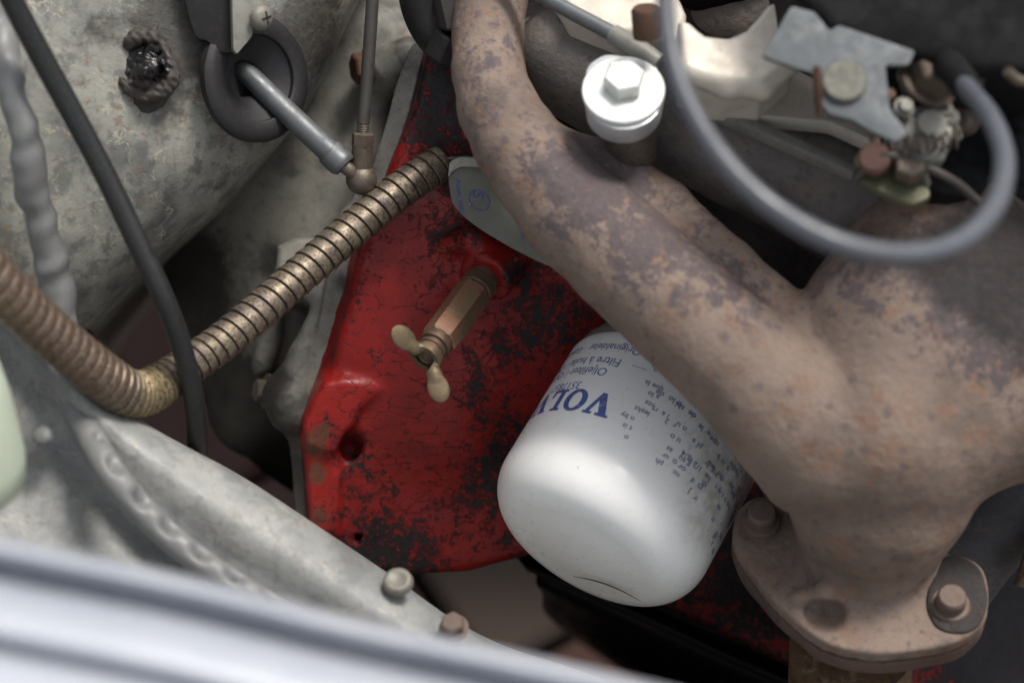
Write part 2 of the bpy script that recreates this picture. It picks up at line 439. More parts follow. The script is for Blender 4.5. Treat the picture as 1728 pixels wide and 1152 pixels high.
# red engine enamel, cracked and oily ---------------------------------------
g = G('red_enamel'); w = g.warp(5, 4)
c = g.ramp(g.noise(14, 5, .6), (.3, (.145, .006, .005)), (.5, (.235, .009, .007)), (.7, (.285, .017, .011)))
c = g.mix(g.rng(g.noise(1.2, 4, .6, seed=2), .4, .75, 0, .45), c, (.22, .010, .010))
nz = g.mth('MULTIPLY', g.mth('SUBTRACT', g.noise(5.5, 9, .74, vec=w, seed=3), .5), 2.3)
nz = g.mth('ADD', nz, g.mth('MULTIPLY', g.mth('SUBTRACT', g.noise(1.5, 7, .78, vec=w, seed=33), .5), 2.5)); gm = g.rng(g.mth('ADD', nz, g.attr()), .34, .52)
chips = g.rng(g.noise(1.7, 8, .72, vec=w, seed=4), .60, .62); chips = g.mth('MULTIPLY', chips, g.rng(g.noise(9, 3, seed=5), .48, .58))
cr1 = g.rng(g.voro(8, vec=g.stretch(.8, .8, 2.0)), .0, .012, 1, 0)
wc = g.n.new('ShaderNodeVectorMath'); wc.operation = 'MULTIPLY_ADD'; g.l.new(g.ncol(2.2, detail=5), wc.inputs[0]); wc.inputs[1].default_value = (2.6, 2.6, 2.6); g.l.new(g.stretch(.55, .8, 1.7), wc.inputs[2])
cr = g.rng(g.voro(6.5, vec=wc.outputs[0]), .006, .026, 1, 0); cr = g.mth('MULTIPLY', cr, g.rng(g.noise(6, 3, seed=7), .46, .54))
dk = g.mth('MAXIMUM', gm, g.mth('MULTIPLY', chips, .9))
grc = g.ramp(g.noise(2.2, 6, .7, seed=8), (.3, (.006, .005, .006)), (.62, (.017, .014, .015)), (.8, (.05, .028, .022)))
c = g.mix(dk, c, grc); c = g.mix(g.mth('MULTIPLY', cr, .92), c, (.02, .006, .005))
br = g.rng(g.attr('brown'), .35, .6, 0, .85); c = g.mix(br, c, g.ramp(g.noise(3, 5, .7, seed=12), (.3, (.05, .022, .014)), (.7, (.13, .055, .030))))
g.set(color=c, rough=g.mix(dk, g.rng(g.noise(2, 4, seed=9), .3, .7, .28, .46), (.46, .46, .46)), spec=.35)
g.bump(g.noise(2.4, 4, .5, seed=10), .22); g.bump(g.noise(.45, 3, .6, seed=11), .05); g.bump(g.mth('MAXIMUM', g.mth('MULTIPLY', dk, .6), cr), -.16)
MT['red_enamel'] = g.m

# rusty exhaust iron ---------------------------------------------------------
def rust_mat(name, tan, grey, orange, greyamt=.5):
    g = G(name); w = g.warp(6, 4)
    tone = g.noise(30, 4, .6, seed=1)
    c = g.ramp(tone, (.36, tuple(x*.68 for x in tan)), (.5, tan), (.66, tuple(min(x*1.2, .6) for x in tan)))
    c = g.mix(g.rng(g.noise(9, 7, .7, vec=w, seed=2), .52, .62, 0, .6), c, orange)
    m = g.mth('ADD', g.mth('MULTIPLY', g.mth('SUBTRACT', g.noise(6.0, 7, .66, vec=w, seed=3), .5), 2.6), g.mth('ADD', g.mth('MULTIPLY', g.mth('SUBTRACT', g.noise(1.8, 5, .7, seed=23), .5), 1.5), g.attr()))
    c = g.mix(g.rng(m, .12, .50, 0, .9), c, g.ramp(g.noise(2, 5, .7, seed=4), (.3, tuple(x*.75 for x in grey)), (.7, tuple(x*1.3 for x in grey))))
    sp = g.rng(g.voro(6.5, 'F1', vec=w), .10, .38, .8, 0); sp = g.mth('MULTIPLY', sp, g.rng(g.noise(24, 2, seed=5), .46, .56, 0, .8)); c = g.mix(sp, c, grey)
    dot = g.rng(g.voro(3.4, 'F1', vec=g.warp(4, 2.5)), .05, .13, .8, 0); dot = g.mth('MULTIPLY', dot, g.rng(g.noise(8, 2, seed=6), .52, .6)); c = g.mix(dot, c, (.07, .028, .018))
    c = g.mix(g.rng(g.noise(.8, 5, .75, seed=7), .4, .7, 0, .4), c, tuple(x*.6 for x in tan))
    dirt_shade = g.rng(g.mth('ADD', g.attr('soot_shade'), g.mth('MULTIPLY', g.mth('SUBTRACT', g.noise(8, 6, .7, seed=40), .5), .9)), .15, .65, 0, .93); c = g.mix(dirt_shade, c, (.013, .011, .012))  # random dirt plus shade painted through the vertex mask
    g.set(color=c, rough=g.rng(g.noise(3, 4, seed=8), .3, .7, .58, .8), spec=.4)
    g.bump(g.noise(4.5, 5, .6, seed=9), .9, .9); g.bump(g.noise(2.2, 6, .75, seed=10), .75); MT[name] = g.m
rust_mat('rusty_iron', (.222, .165, .132), (.085, .068, .076), (.245, .130, .078))
rust_mat('dark_iron', (.15, .133, .12), (.085, .078, .078), (.17, .12, .09))
rust_mat('grey_pipe', (.10, .098, .104), (.075, .075, .082), (.14, .12, .11))
rust_mat('ear_iron', (.04, .034, .032), (.03, .027, .028), (.06, .04, .03))
rust_mat('rusty_flange', (.12, .078, .065), (.06, .046, .048), (.14, .07, .045))
rust_mat('yellow_rust', (.16, .095, .05), (.06, .034, .026), (.46, .36, .22))

# white enamel can ------------------------------------------------------------
g = G('white_can', coat=.15, coat_rough=.2); w = g.warp(4, 3)
c = g.mix(g.rng(g.noise(9, 6, .7, vec=w), .5, .75, 0, .35), (.90, .90, .875), (.76, .75, .68))
c = g.mix(g.mth('MULTIPLY', g.rng(g.attr(), .1, 1.0), g.rng(g.noise(5, 7, .7, vec=w, seed=2), .36, .62, .2, .7)), c, (.42, .40, .31))
d = g.rng(g.voro(4.2, 'F1', vec=g.warp(5, 4)), .02, .06, .8, 0); d = g.mth('MULTIPLY', d, g.rng(g.noise(7, 2, seed=3), .5, .56)); c = g.mix(d, c, (.12, .10, .07))
sm = g.mth('MULTIPLY', g.rng(g.noise(3, 8, .75, seed=4), .60, .70), g.rng(g.noise(15, 2, seed=5), .5, .6, 0, .6)); c = g.mix(sm, c, (.30, .25, .15))
bl = g.mth('MULTIPLY', g.rng(g.attr('blue'), .1, .9), g.rng(g.noise(2.2, 6, .7, seed=7), .50, .66, 0, .35)); c = g.mix(bl, c, (.12, .17, .33))
g.set(color=c, rough=g.rng(g.noise(3, 4, seed=6), .3, .7, .26, .40)); g.bump(g.noise(6, 2, seed=8), .05, .5); MT['white_can'] = g.m
g = G('blue_print', rough=.45)
g.set(color=g.mix(g.rng(g.noise(1.6, 7, .75, seed=2), .52, .66, 0, .65), (.065, .105, .33), (.50, .53, .56))); MT['blue_print'] = g.m
g = G('blue_ink', rough=.5); g.set(color=g.mix(g.rng(g.noise(1.3, 6, .75), .5, .7, 0, .55), (.03, .055, .25), (.28, .29, .24))); MT['blue_ink'] = g.m
simple('worn_print', (.09, .12, .27), .45, amt=.5, dirt_shade=(.45, .46, .45), size=1.5, bump=0)

simple('brass', (.12, .092, .055), .52, .6, (.17, .10, .055), .7, 5, .12)
simple('dark_brass', (.15, .095, .065), .5, .6, (.06, .04, .03), .7, 4, .10)
g = G('copper_brass', metal=.55); w = g.warp(4, 3)
c = g.mix(g.rng(g.noise(9, 5, .6, vec=w), .44, .56), (.26, .135, .085), (.205, .15, .085)); c = g.mix(g.rng(g.noise(1.6, 7, .75, seed=3), .53, .66, 0, .75), c, (.06, .04, .03))
g.set(color=c, rough=.5); g.bump(g.noise(.8, 5, .7), .10); MT['copper_brass'] = g.m
g = G('conduit_steel', metal=.6); w = g.warp(4, 3)
t = g.mix(g.rng(g.attr('left'), .2, .8), g.ramp(g.noise(11, 4, .6), (.35, (.12, .095, .078)), (.5, (.22, .18, .128)), (.65, (.11, .088, .082))), (.205, .148, .11))
t = g.mix(g.rng(g.attr('bend'), .2, .8), t, (.34, .27, .16))
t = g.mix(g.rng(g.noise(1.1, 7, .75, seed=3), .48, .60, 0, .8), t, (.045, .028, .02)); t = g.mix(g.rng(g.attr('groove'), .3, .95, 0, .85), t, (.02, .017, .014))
t = g.mix(g.rng(g.noise(.7, 5, .7, seed=6), .6, .7, 0, .5), t, (.5, .44, .36))
g.set(color=t, rough=g.mix(g.attr('left'), g.rng(g.noise(1.5, 4, seed=5), .3, .7, .40, .60), (.30, .30, .30))); g.bump(g.noise(.7, 5, .7), .10); MT['conduit_steel'] = g.m
simple('black_rubber', (.026, .026, .027), .55, 0, (.07, .066, .058), .35, 5, .05)
g = G('hose_rubber'); s_ = g.stretch(.25, 1, 5); 
c = g.mix(g.rng(g.noise(1.2, 5, .7), .48, .74, 0, .6), (.012, .013, .0135), (.05, .049, .045)); g.set(color=c, rough=g.rng(g.noise(2, 4, seed=4), .3, .7, .38, .58)); g.bump(g.noise(.5, 4, .7), .05); MT['hose_rubber'] = g.m
simple('bead_grey', (.175, .178, .175), .40, 0, (.12, .12, .115), .5, 6, .15)
g = G('grommet_rubber'); c = g.mix(g.rng(g.noise(2.5, 6, .7), .46, .72, 0, .5), (.013, .012, .0135), (.036, .032, .032)); c = g.mix(g.rng(g.voro(3.3, 'F1'), .015, .05, .8, 0), c, (.22, .2, .16))
g.set(color=c, rough=.56); g.bump(g.noise(.8, 5, .7), .06); MT['grommet_rubber'] = g.m
simple('steel_rod', (.15, .16, .165), .50, .6, (.09, .07, .055), .45, 6, .04)
simple('socket_steel', (.11, .085, .065), .55, .4, (.05, .032, .022), .7, 2.5, .2)
simple('dull_rod', (.085, .078, .07), .5, .5, (.045, .035, .028), .6, 5, .10)
simple('boss_grey', (.125, .122, .10), .6, .1, (.06, .05, .04), .6, 4, .1)
simple('old_steel', (.15, .125, .10), .46, .6, (.08, .05, .035), .7, 2.2, .15)
simple('zinc', (.66, .67, .64), .36, .35, (.45, .44, .38), .3, 8, .03)
simple('zinc_shade', (.50, .51, .52), .42, .5, (.30, .29, .26), .3, 6, .03)
simple('screw_zinc', (.21, .20, .17), .55, .3, (.13, .10, .07), .6, 1.8, .12)
simple('galvanised', (.10, .112, .12), .62, .1, (.07, .07, .065), .7, 6, .06)
simple('bright_casting', (.60, .55, .47), .5, .2, (.34, .29, .23), .45, 6, .12)
simple('grey_casting', (.22, .215, .19), .55, .2, (.10, .085, .065), .5, 5, .12)
simple('yellow_zinc', (.11, .11, .065), .5, .3, (.09, .075, .04), .6, 4, .08)
simple('red_plug', (.11, .055, .047), .5, 0, (.1, .05, .04), .5, 3, .05)
simple('rust_bolt', (.14, .10, .08), .62, .15, (.10, .055, .04), .6, 2.5, .2)
simple('rust_brown', (.075, .035, .018), .65, 0, (.05, .03, .02), .6, 2, .2)
simple('black_plastic', (.005, .0053, .0058), .8, 0, (.03, .03, .03), .3, 12, .03)
simple('cable_plastic', (.085, .092, .108), .34, 0, (.06, .06, .07), .3, 12, .02)
simple('black_paint', (.022, .021, .021), .42, 0, (.05, .04, .033), .5, 6, .12)
simple('pan_black', (.013, .010, .010), .45, 0, (.03, .014, .012), .5, 8, .15)
simple('white_paint', (.40, .425, .475), .28, 0, (.72, .72, .72), .2, 40, 0, coat=.6, coat_rough=.05)
simple('green_plastic', (.46, .53, .42), .45, 0, (.34, .40, .30), .3, 20, 0, sss=.15)
g = G('tar'); c = g.mix(g.attr('grime_shade'), (.008, .007, .0075), (.045, .037, .031)); g.set(color=c, rough=g.mix(g.attr('grime_shade'), (.2,)*3, (.7,)*3)); g.bump(g.noise(1.0, 5, .65), .2); MT['tar'] = g.m
g = G('tag_plastic', coat=.3, coat_rough=.25); c = g.ramp(g.noise(14, 4, .6), (.35, (.095, .093, .070)), (.65, (.145, .142, .112)))
c = g.mix(g.rng(g.voro(2.4, 'F1', vec=g.warp(3, 3)), .02, .06, .7, 0), c, (.5, .5, .42)); c = g.mix(g.mth('MULTIPLY', g.rng(g.attr(), .2, 1), g.rng(g.noise(1.6, 6, .7, seed=3), .4, .6)), c, (.10, .05, .02)); g.set(color=c, rough=.42); MT['tag_plastic'] = g.m
simple('tag_edge', (.34, .34, .29), .45, 0, (.14, .09, .05), .5, 1.8, .05)
g = G('brick'); r = g.n.new('ShaderNodeObjectInfo'); c = g.ramp(r.outputs['Random'], (0, (.050, .022, .016)), (.5, (.075, .030, .022)), (.8, (.055, .044, .032)), (1, (.085, .038, .027)))
c = g.mix(g.rng(g.noise(30, 6, .7), .45, .7, 0, .6), c, (.055, .045, .04)); g.set(color=c, rough=.85); g.bump(g.noise(4, 6, .7), 1.2); MT['brick'] = g.m
g = G('sand'); vl = g.n.new('ShaderNodeVectorMath'); vl.operation = 'LENGTH'; g.l.new(g.co, vl.inputs[0]); fr = g.rng(vl.outputs['Value'], 880, 930); g.set(color=g.mix(fr, g.ramp(g.noise(30, 6, .7), (.3, (.012, .010, .008)), (.7, (.03, .026, .02))), g.ramp(g.noise(40, 6, .7), (.3, (.10, .085, .07)), (.7, (.18, .155, .125)))), rough=.95); g.bump(g.noise(3, 6, .7), 1.0); MT['sand'] = g.m
def local_px(o):
    n = len(o.data.vertices); a = np.empty(n*3); o.data.vertices.foreach_get('co', a); a = a.reshape(-1, 3)+np.array(o['org'])
    P = (a-CM[:3, 3]) @ CM[:3, :3]*1000; return P
def addattr(o, name, vals=None, spots=None):
    if vals is None: vals = spotmask(local_px(o), spots)
    a = o.data.attributes.new(name, 'FLOAT', 'POINT'); a.data.foreach_set('value', np.asarray(vals, np.float32))

# ================================================================= GROUND
GC = CAMPOS - B_*(CAMPOS.z/B_.z)          # where the view axis meets the ground
def plain(name, V, F, mat, loc=(0, 0, 0), parent=None, **k):
    me = bpy.data.meshes.new(name); me.from_pydata(V, [], F); me.update(); me.materials.append(mat)
    o = bpy.data.objects.new(name, me); COL.objects.link(o); o.location = loc
    if parent: o.parent = parent
    o['org'] = list(loc); return tag(o, **k)
gs = 12.0; nG = 2
ground = plain('ground', [(-gs, -gs, 0), (gs, -gs, 0), (gs, gs, 0), (-gs, gs, 0)], [(0, 1, 2, 3)], MT['sand'], (GC.x, GC.y, 0), kind='structure', label='brick paved ground showing dimly below the engine bay')
bm = bmesh.new(); bmesh.ops.create_cube(bm, size=1)
for v in bm.verts: v.co = (v.co.x*.166, v.co.y*.083, v.co.z*.03)
bmesh.ops.bevel(bm, geom=bm.edges[:], offset=.005, segments=1, affect='EDGES')
bme = bpy.data.meshes.new('brick'); bm.to_mesh(bme); bm.free(); bme.materials.append(MT['brick'])
ca, sa = math.cos(math.radians(32)), math.sin(math.radians(32))
for i in range(-9, 10):
    for j in range(-5, 6):
        x = (j+.5*(i % 2))*.174; y = i*.091
        o = bpy.data.objects.new('brick', bme); COL.objects.link(o); o.parent = ground
        o.location = (x*ca-y*sa-.06, x*sa+y*ca, .004+random.uniform(0, .004)); o.rotation_euler = (random.uniform(-.012, .012), random.uniform(-.012, .012), math.radians(32)+random.uniform(-.02, .02))

# ================================================================= LEFT INNER PANEL
t = thing('inner_panel', (300, 250, 690), 'grey weathered inner body panel with drip stains, to the left of the gearbox casing', 'body panel')
rows = [
 [(-300,-100,640),(-50,-100,655),(150,-100,672),(330,-100,684),(490,-100,696),(600,-100,708),(652,-100,738),(640,-100,830),(600,-100,1000)],
 [(-300,60,640),(-50,60,655),(140,60,671),(300,60,682),(450,55,694),(535,52,708),(578,52,736),(570,60,830),(540,60,1000)],
 [(-300,200,640),(-50,200,655),(110,200,670),(250,200,680),(380,200,692),(455,198,706),(497,202,733),(490,215,830),(480,215,1000)],
 [(-300,340,640),(-80,330,655),(60,315,668),(180,305,678),(290,300,690),(365,300,704),(406,312,730),(400,330,830),(400,340,1000)],
 [(-300,530,640),(-120,490,655),(0,465,666),(90,445,676),(175,430,688),(238,425,702),(278,428,726),(290,440,830),(300,460,1000)],
 [(-300,800,650),(-150,740,662),(-60,690,668),(0,640,676),(60,592,688),(108,565,702),(148,556,724),(170,575,830),(190,600,1000)]]
def dpanel(x, y):
    d = 0.9*np.sin(x/90+y/140)+0.5*np.sin(y/60-x/75)
    d += -2.0*np.exp(-(((x-120)/60)**2+((y-330)/200)**2))+1.5*np.exp(-(((x-330)/90)**2+((y-90)/60)**2))
    d += -15*smooth(62, 30, np.hypot(x-430, (y-134)*.72))
    return d
pn = loft('panel', rows, MT['panel_grey'], t, 110, 110, 1.2, dpanel)
addattr(pn, 'grime_shade', spots=[(330,60,60,.7),(300,30,60,.5),(300,110,45,.40),(250,30,60,.5),(170,60,45,.45),(300,150,60,.35),(160,45,25,.3),(400,270,45,.30),(480,60,70,.6),(540,20,60,.7),(520,90,50,.6),(480,180,45,.6),(330,300,60,.3),(280,200,40,.35),(380,330,40,.3),(110,70,25,.4),(230,290,40,.25),(90,330,30,.2)])
o0 = K(362, 90, 680)
# black plate and grey bracket above the grommet
br = thing('bracket', (380, 40, 684), 'black box end and narrow grey bracket held by the screw above the rubber grommet', 'bracket')
nb = nrm((.12, -.10, 1)); ob = K(360, 40, 676)
polyprism('plate', [(296,-60),(396,-60),(399,84),(386,91),(362,88),(352,70),(330,66),(318,30)], ob, nb, 13, MT['black_paint'], br, 1.2, 3)
polyprism('strip', [(390,-60),(423,-60),(427,58),(424,64),(400,92),(394,84)], K(408, 40, 672), nrm((.45, -.05, 1)), 3, MT['old_strip'] if 'old_strip' in MT else MT['grey_casting'], br, .5, .8)
sn = nrm((.80, -.12, .62)); so_ = K(438, 30, 673)
P, F = lathe([(-14, .01), (-14, 2.2), (0, 2.2), (0, 4.3), (.9, 4.4), (2.0, 4.1), (2.9, 3.3), (3.5, 2.0), (3.6, .01)], so_, sn, 40)
sc_ = mesh('screw', P, F, MT['screw_zinc'], br, sharp=60)
u, v, n = frame(sn)
for a in (.4, .4+PI/2):
    d = math.cos(a)*u+math.sin(a)*v; e = np.cross(n, d); c = so_+n*3.35
    Pq = np.array([c+d*s1*2.2+e*s2*.35+n*s3*.35 for s1 in (-1, 1) for s2 in (-1, 1) for s3 in (-1, 1)])
    mesh('slot', Pq, [(0,1,3,2),(4,6,7,5),(0,4,5,1),(2,3,7,6),(0,2,6,4),(1,5,7,3)], MT['black_rubber'], sc_, smoothed=False)

# tar blob ------------------------------------------------------------------
r2 = random.Random(4); balls = []
for i in range(34):
    a = r2.uniform(0, 6.28); q = r2.uniform(0, 1)**.6; balls.append((246+q*20*math.cos(a), 116+q*24*math.sin(a), 673-r2.uniform(0, 5)*(1-q), r2.uniform(6, 11)))
ridge = [(232+44*math.cos(a)*(.95+.12*math.sin(3*a)), 112+50*math.sin(a), 676, 9+3*math.sin(2.3*a)) for a in np.linspace(-2.3, 2.6, 15)]
def f_tar(p):
    d = None
    for b in balls:
        e = d_ball(p, b); d = e if d is None else smin(d, e, 1.0)
    d = smin(d, d_caps(p, [(q[0]+14, q[1], q[2], q[3]) for q in ridge]), 1.6)
    d = smin(d, d_caps(p, [(262,45,674,5),(258,62,674,6),(256,85,675,8)]), 2)
    c = K(247, 116, 680); d = smin(d, d_ell(p, c, (10, 11.5, 4.5)), 1.5)
    sk = d_ell(p, K(243, 158, 680.5), (8.5, 6.5, 2.8)); d = smin(d, sk, 1.0)
    return d+wob(p, 4.5, .55)
blob = solid('tar_blob', f_tar, (175,10,320,200,655,688), .55, MT['tar'], None, at=(245,115,680), label='lumpy black sealing blob stuck on the grey panel', cat='sealant')
P = local_px(blob); x, y = topx(P); addattr(blob, 'grime_shade', np.clip(smooth(130, 150, y)+smooth(30, 44, np.hypot(x-250, (y-112)*.9)), 0, 1))

# grommet + shift rod ---------------------------------------------------------
gn = nrm((.68, -.05, .70)); go = K(431, 132, 692)
up_g = nrm((-.12, 1, 0))
R0 = 22.3
prof = [(-12,.01),(-12,15),(-2.5,15),(-2.5,R0-1.5),(-1.6,R0),(1.2,R0),(2.4,R0-1.2),(2.9,R0-3.0),(2.7,15.6),(2.3,15.0),(.7,14.8),(.2,14.2),(-.6,12.5),(-4.2,8.2),(-5.6,6.9),(-6.6,6.4),(-11,6.2),(-11,.01)]
P, F = lathe(prof, go, gn, 72)
gm_ = mesh('grommet', P, F, MT['grommet_rubber'], None, sharp=40, label='large round black rubber grommet the polished rod passes through', cat='grommet')
rod = thing('shift_rod', (490, 190, 700), 'grey polished steel rod sticking out of the black rubber grommet', 'rod')
tube('shaft', [(390,92,716,17),(404,110,706,17.5),(414,121,701,18),(490,195,697,19.5),(556,256,698,20.5)], MT['steel_rod'], rod, 30, 32)
tube('collar', [(553,254,699,20),(556,257,699,23.5),(560,260,699,24),(568,268,699,24),(577,276,699,23.5),(582,281,699,20)], MT['steel_rod'], rod, 40, 32)
tube('pin', [(570,272,699,13),(588,286,699,12),(600,297,700,9)], MT['old_steel'], rod, 14, 20)
# vertical throttle rod -------------------------------------------------------
vr = thing('link_rod', (615, 200, 700), 'thin upright dark link rod with threaded end, hexagonal socket and ball joint', 'linkage')
tube('shaft', [(632,-60,688,10.5),(626,40,692,11),(618,150,697,11),(613,208,699,11)], MT['dull_rod'], vr, 30, 20)
tube('thread', [(613,206,699,10.2),(611,240,700,10.2)], MT['old_steel'], vr, 90, 20, mod=lambda s, th, r: r*(1+.07*np.sin(2*PI*(s/.62)-th)))
def seg(a, b): A, Bq = K(*a), K(*b); return A, nrm(Bq-A), np.linalg.norm(Bq-A)
A, ax, L = seg((613, 224, 699), (609, 300, 703))
P, F = lathe([(0,.01),(0,3.1),(.5,4.05),(L*.28,4.05),(L*.30,3.8)], A, ax, hexr=6); P2, F2 = lathe([(L*.27,.01),(L*.27,3.7),(L*.80,3.75),(L*.81,3.4),(L*.83,3.4),(L*.84,3.9),(L*.90,3.9),(L*.92,.01)], A, ax, 32)
PF = join((P, F), (P2, F2)); mesh('socket', *PF, MT['socket_steel'], vr, sharp=30)
P, F = lathe([(-5.5,.01)]+[(5.5*math.sin(a), 5.5*math.cos(a)) for a in np.linspace(-1.45, 1.45, 24)]+[(5.5,.01)], K(610, 303, 703), nrm((.1, 1, .2)), 36)
mesh('ball_joint', P, F, MT['old_steel'], vr)

# ================================================================= GEARBOX CASING
bh = thing('gearbox_casing', (500, 400, 760), 'pale grey cast aluminium gearbox casing behind the ribbed conduit, dark towards its left side', 'gearbox')
fl_poly = [(735,70),(716,90),(703,140),(690,190),(672,250),(650,302),(610,380),(590,440),(578,500),(562,560),(552,610),(530,660),(512,700),(508,745),(514,800),(522,905),(498,905),(494,830),(488,760),(482,735),(500,700),(520,640),(530,590),(545,500),(556,440),(580,370),(600,320),(620,290),(640,240),(656,190),(664,150),(690,80),(715,60)]
def f_bell(p):
    c = K(650, 380, 826); d = d_ell(p, c, (385*826/FPX, 490*826/FPX, 68.))
    d = smin(d, d_caps(p, [(640,-180,800,150),(640,60,790,110)]), 30)
    nf = nrm((-.25, -.06, 1)); of = K(600, 400, 735)
    d = smin(d, d_prism(p, fl_poly, K(600, 400, 727), nf, 26, .8), 1.2)
    # joint line between casing and adaptor
    # upper knuckle
    d = smin(d, d_caps(p, [(664,112,748,42),(690,92,742,30)]), 7)
    d = smin(d, d_caps(p, [(640,150,756,26),(602,300,762,22)]), 9)
    d = smin(d, d_caps(p, [(575,300,766,30),(520,420,764,40)]), 14)
    # middle lug
    lug = [(466,412),(500,398),(580,400),(602,430),(588,500),(560,522),(520,505),(460,470)]
    d = smin(d, d_prism(p, lug, K(520, 455, 736), nrm((-.1, .25, 1)), 34, 3.0), 2)
    d = smin(d, d_caps(p, [(560,440,738,16),(585,475,732,12)]), 3)
    d = smin(d, d_caps(p, [(612,318,744,9),(585,365,742,9),(566,410,740,9)]), 1.5); d = smin(d, d_caps(p, [(470,500,752,12),(440,620,758,14)]), 5)
    # lower knuckle
    d = smin(d, d_caps(p, [(540,520,738,15),(512,600,738,24),(487,668,736,42),(492,694,736,38)]), 4)
    d = smin(d, d_caps(p, [(470,560,775,40),(420,700,790,60)]), 20)
    # holes
    d = smax(d, -d_caps(p, [(596,455,722,11),(590,500,722,13)]), 1.5)
    d = smax(d, -d_caps(p, [(548,520,729,4),(530,600,727,4),(516,640,726,3)]), 1.0)
    return d+wob(p, 26, .25)
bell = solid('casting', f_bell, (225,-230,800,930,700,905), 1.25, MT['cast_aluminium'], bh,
  spots=[(290,480,95,1.5),(320,640,95,1.5),(370,400,50,.2),(400,780,120,1.4),(480,860,60,.9),(590,480,25,.8),(520,620,45,.15),(505,720,30,.1),(560,180,20,.0),(470,640,30,.5),(640,250,30,.3),(600,330,40,.3),(690,130,20,.2)])  # left and lower spots paint shade into the casing, the rest is grime
# machined joint face strip
P, F = None, None
polyprism('joint_face', [(738,72),(722,88),(712,110),(704,140),(690,198),(674,250),(652,304),(636,318),(620,312),(634,272),(652,225),(662,180),(668,160),(684,140),(700,100),(722,66)], K(670, 200, 727), nrm((-.42, -.02, 1)), 7, MT['machined_aluminium'], bh, .5, 1)
P, F = bolt_head(K(622, 114, 748), nrm((-.9, -.15, .35)), 6.0, 5, washer=7.2); mesh('bolt', P, F, MT['rust_brown'], bh, sharp=30)
P, F = bolt_head(K(452, 660, 740), nrm((-.88, .12, .42)), 4.2, 4.0, washer=6.6); mesh('bolt', P, F, MT['old_steel'], bh, sharp=30)

# ================================================================= ENGINE BLOCK
eb = thing('engine_block', (760, 600, 740), 'engine block in cracked oily red enamel behind the drain cock and the oil filter', 'engine')
nb2 = nrm((.10, -.20, 1)); ob2 = K(720, 600, 728)
outl = [(760,60),(722,88),(708,140),(694,195),(676,250),(654,304),(622,380),(604,440),(592,500),(576,560),(562,612),(536,664),(518,704),(511,745),(516,800),(522,895),(560,925),(620,962),(700,970),(790,962),(850,948),(905,935),(1150,1040),(1420,1165),(1950,1260),(1950,-200),(1000,-200),(1000,0)]
def f_block(p):
    d = d_prism(p, outl, ob2, nb2, 75, 3.0)+wob(p, 60, 1.6)
    c = K(760, 760, 760); 
    d = smin(d, d_ell(p, K(730, 560, 748), (36., 52., 26.)), 14)
    d = smin(d, d_caps(p, [(860,520,748,50),(900,640,756,60),(880,860,778,70)]), 14)
    d = smin(d, d_caps(p, [(800,150,738,60),(770,260,745,40)]), 14)
    # boss of the drain cock
    d = smin(d, d_caps(p, [(752,412,720,14),(800,404,714,22),(850,440,718,26)]), 5)
    d = smin(d, d_cyl(p, K(819, 470, 714), CAX, 10.2, -24, .5, 1.2), 2.5)
    d = smin(d, d_caps(p, [(840,455,736,42),(825,430,738,36)]), 6)
    # flange lug with highlight
    d = smin(d, d_caps(p, [(596,430,737,12),(578,520,735,14),(560,610,734,14),(550,650,734,14)]), 4)
    d = smin(d, d_prism(p, [(545,640),(580,634),(628,642),(640,652),(604,690),(586,738),(560,762),(514,748),(511,712),(530,665)], ob2, nb2, 40, 2.5, 5.5), 5)
    d = smin(d, d_prism(p, [(512,740),(560,755),(575,800),(572,900),(525,900),(516,800)], ob2, nb2, 40, 2.5, 2.0), 4)
    d = smax(d, -d_caps(p, [(598,742,724,19),(590,760,738,19)]), 3)
    d = smax(d, -d_caps(p, [(604,905,742,9),(598,912,765,9)]), 2)
    # sump flange
    return d
CA0, CA1 = K(812, 476, 712), K(716, 606, 684); CAX = nrm(CA1-CA0)
blk = solid('casting', f_block, (495,-230,1900,1290,668,835), 2.0, MT['red_enamel'], eb)
addattr(blk, 'grime_shade', spots=[(745,150,90,.72),(700,230,45,.25),(760,290,60,.45),(625,350,35,0.59),(605,400,30,0.47),(600,480,38,0.30),(600,540,26,0.34),(578,590,20,0.21),(735,400,35,0.38),(785,392,34,.42),(745,462,20,.5),(728,480,14,.35),
  (870,470,26,0.42),(905,420,60,0.27),(930,520,75,0.29),(880,570,60,0.21),(850,590,40,0.26),(960,560,60,0.21),(790,590,38,0.26),(800,650,30,0.36),(830,710,60,0.26),(880,760,80,0.30),(790,680,20,0.26),
  (555,720,18,0.26),(600,700,14,0.26),(605,760,45,0.38),(560,860,60,.15),(640,870,60,.10),(620,930,60,.45),(700,940,60,0.42),(820,820,60,0.26),(650,810,25,0.13),(740,730,100,-0.10),(690,560,70,-0.21),(640,620,60,-0.17),
  (900,30,70,1.60),(1240,10,90,1.6),(960,250,70,1.5),(1050,260,60,1.5),(1250,350,150,1.02),(1300,450,100,0.77),(1700,1120,160,0.68),(1650,980,120,0.51),(1300,960,200,0.77),(1690,1080,100,0.30),(950,960,80,0.50),(720,910,120,.14),(860,820,100,.26),(600,800,60,.12),(1100,600,100,0.37)])  # broad lower and right spots paint shade into the red, others are grime
addattr(blk, 'brown', spots=[(532,745,26,.8),(535,800,26,.7),(540,870,30,.6),(548,720,14,.5)])
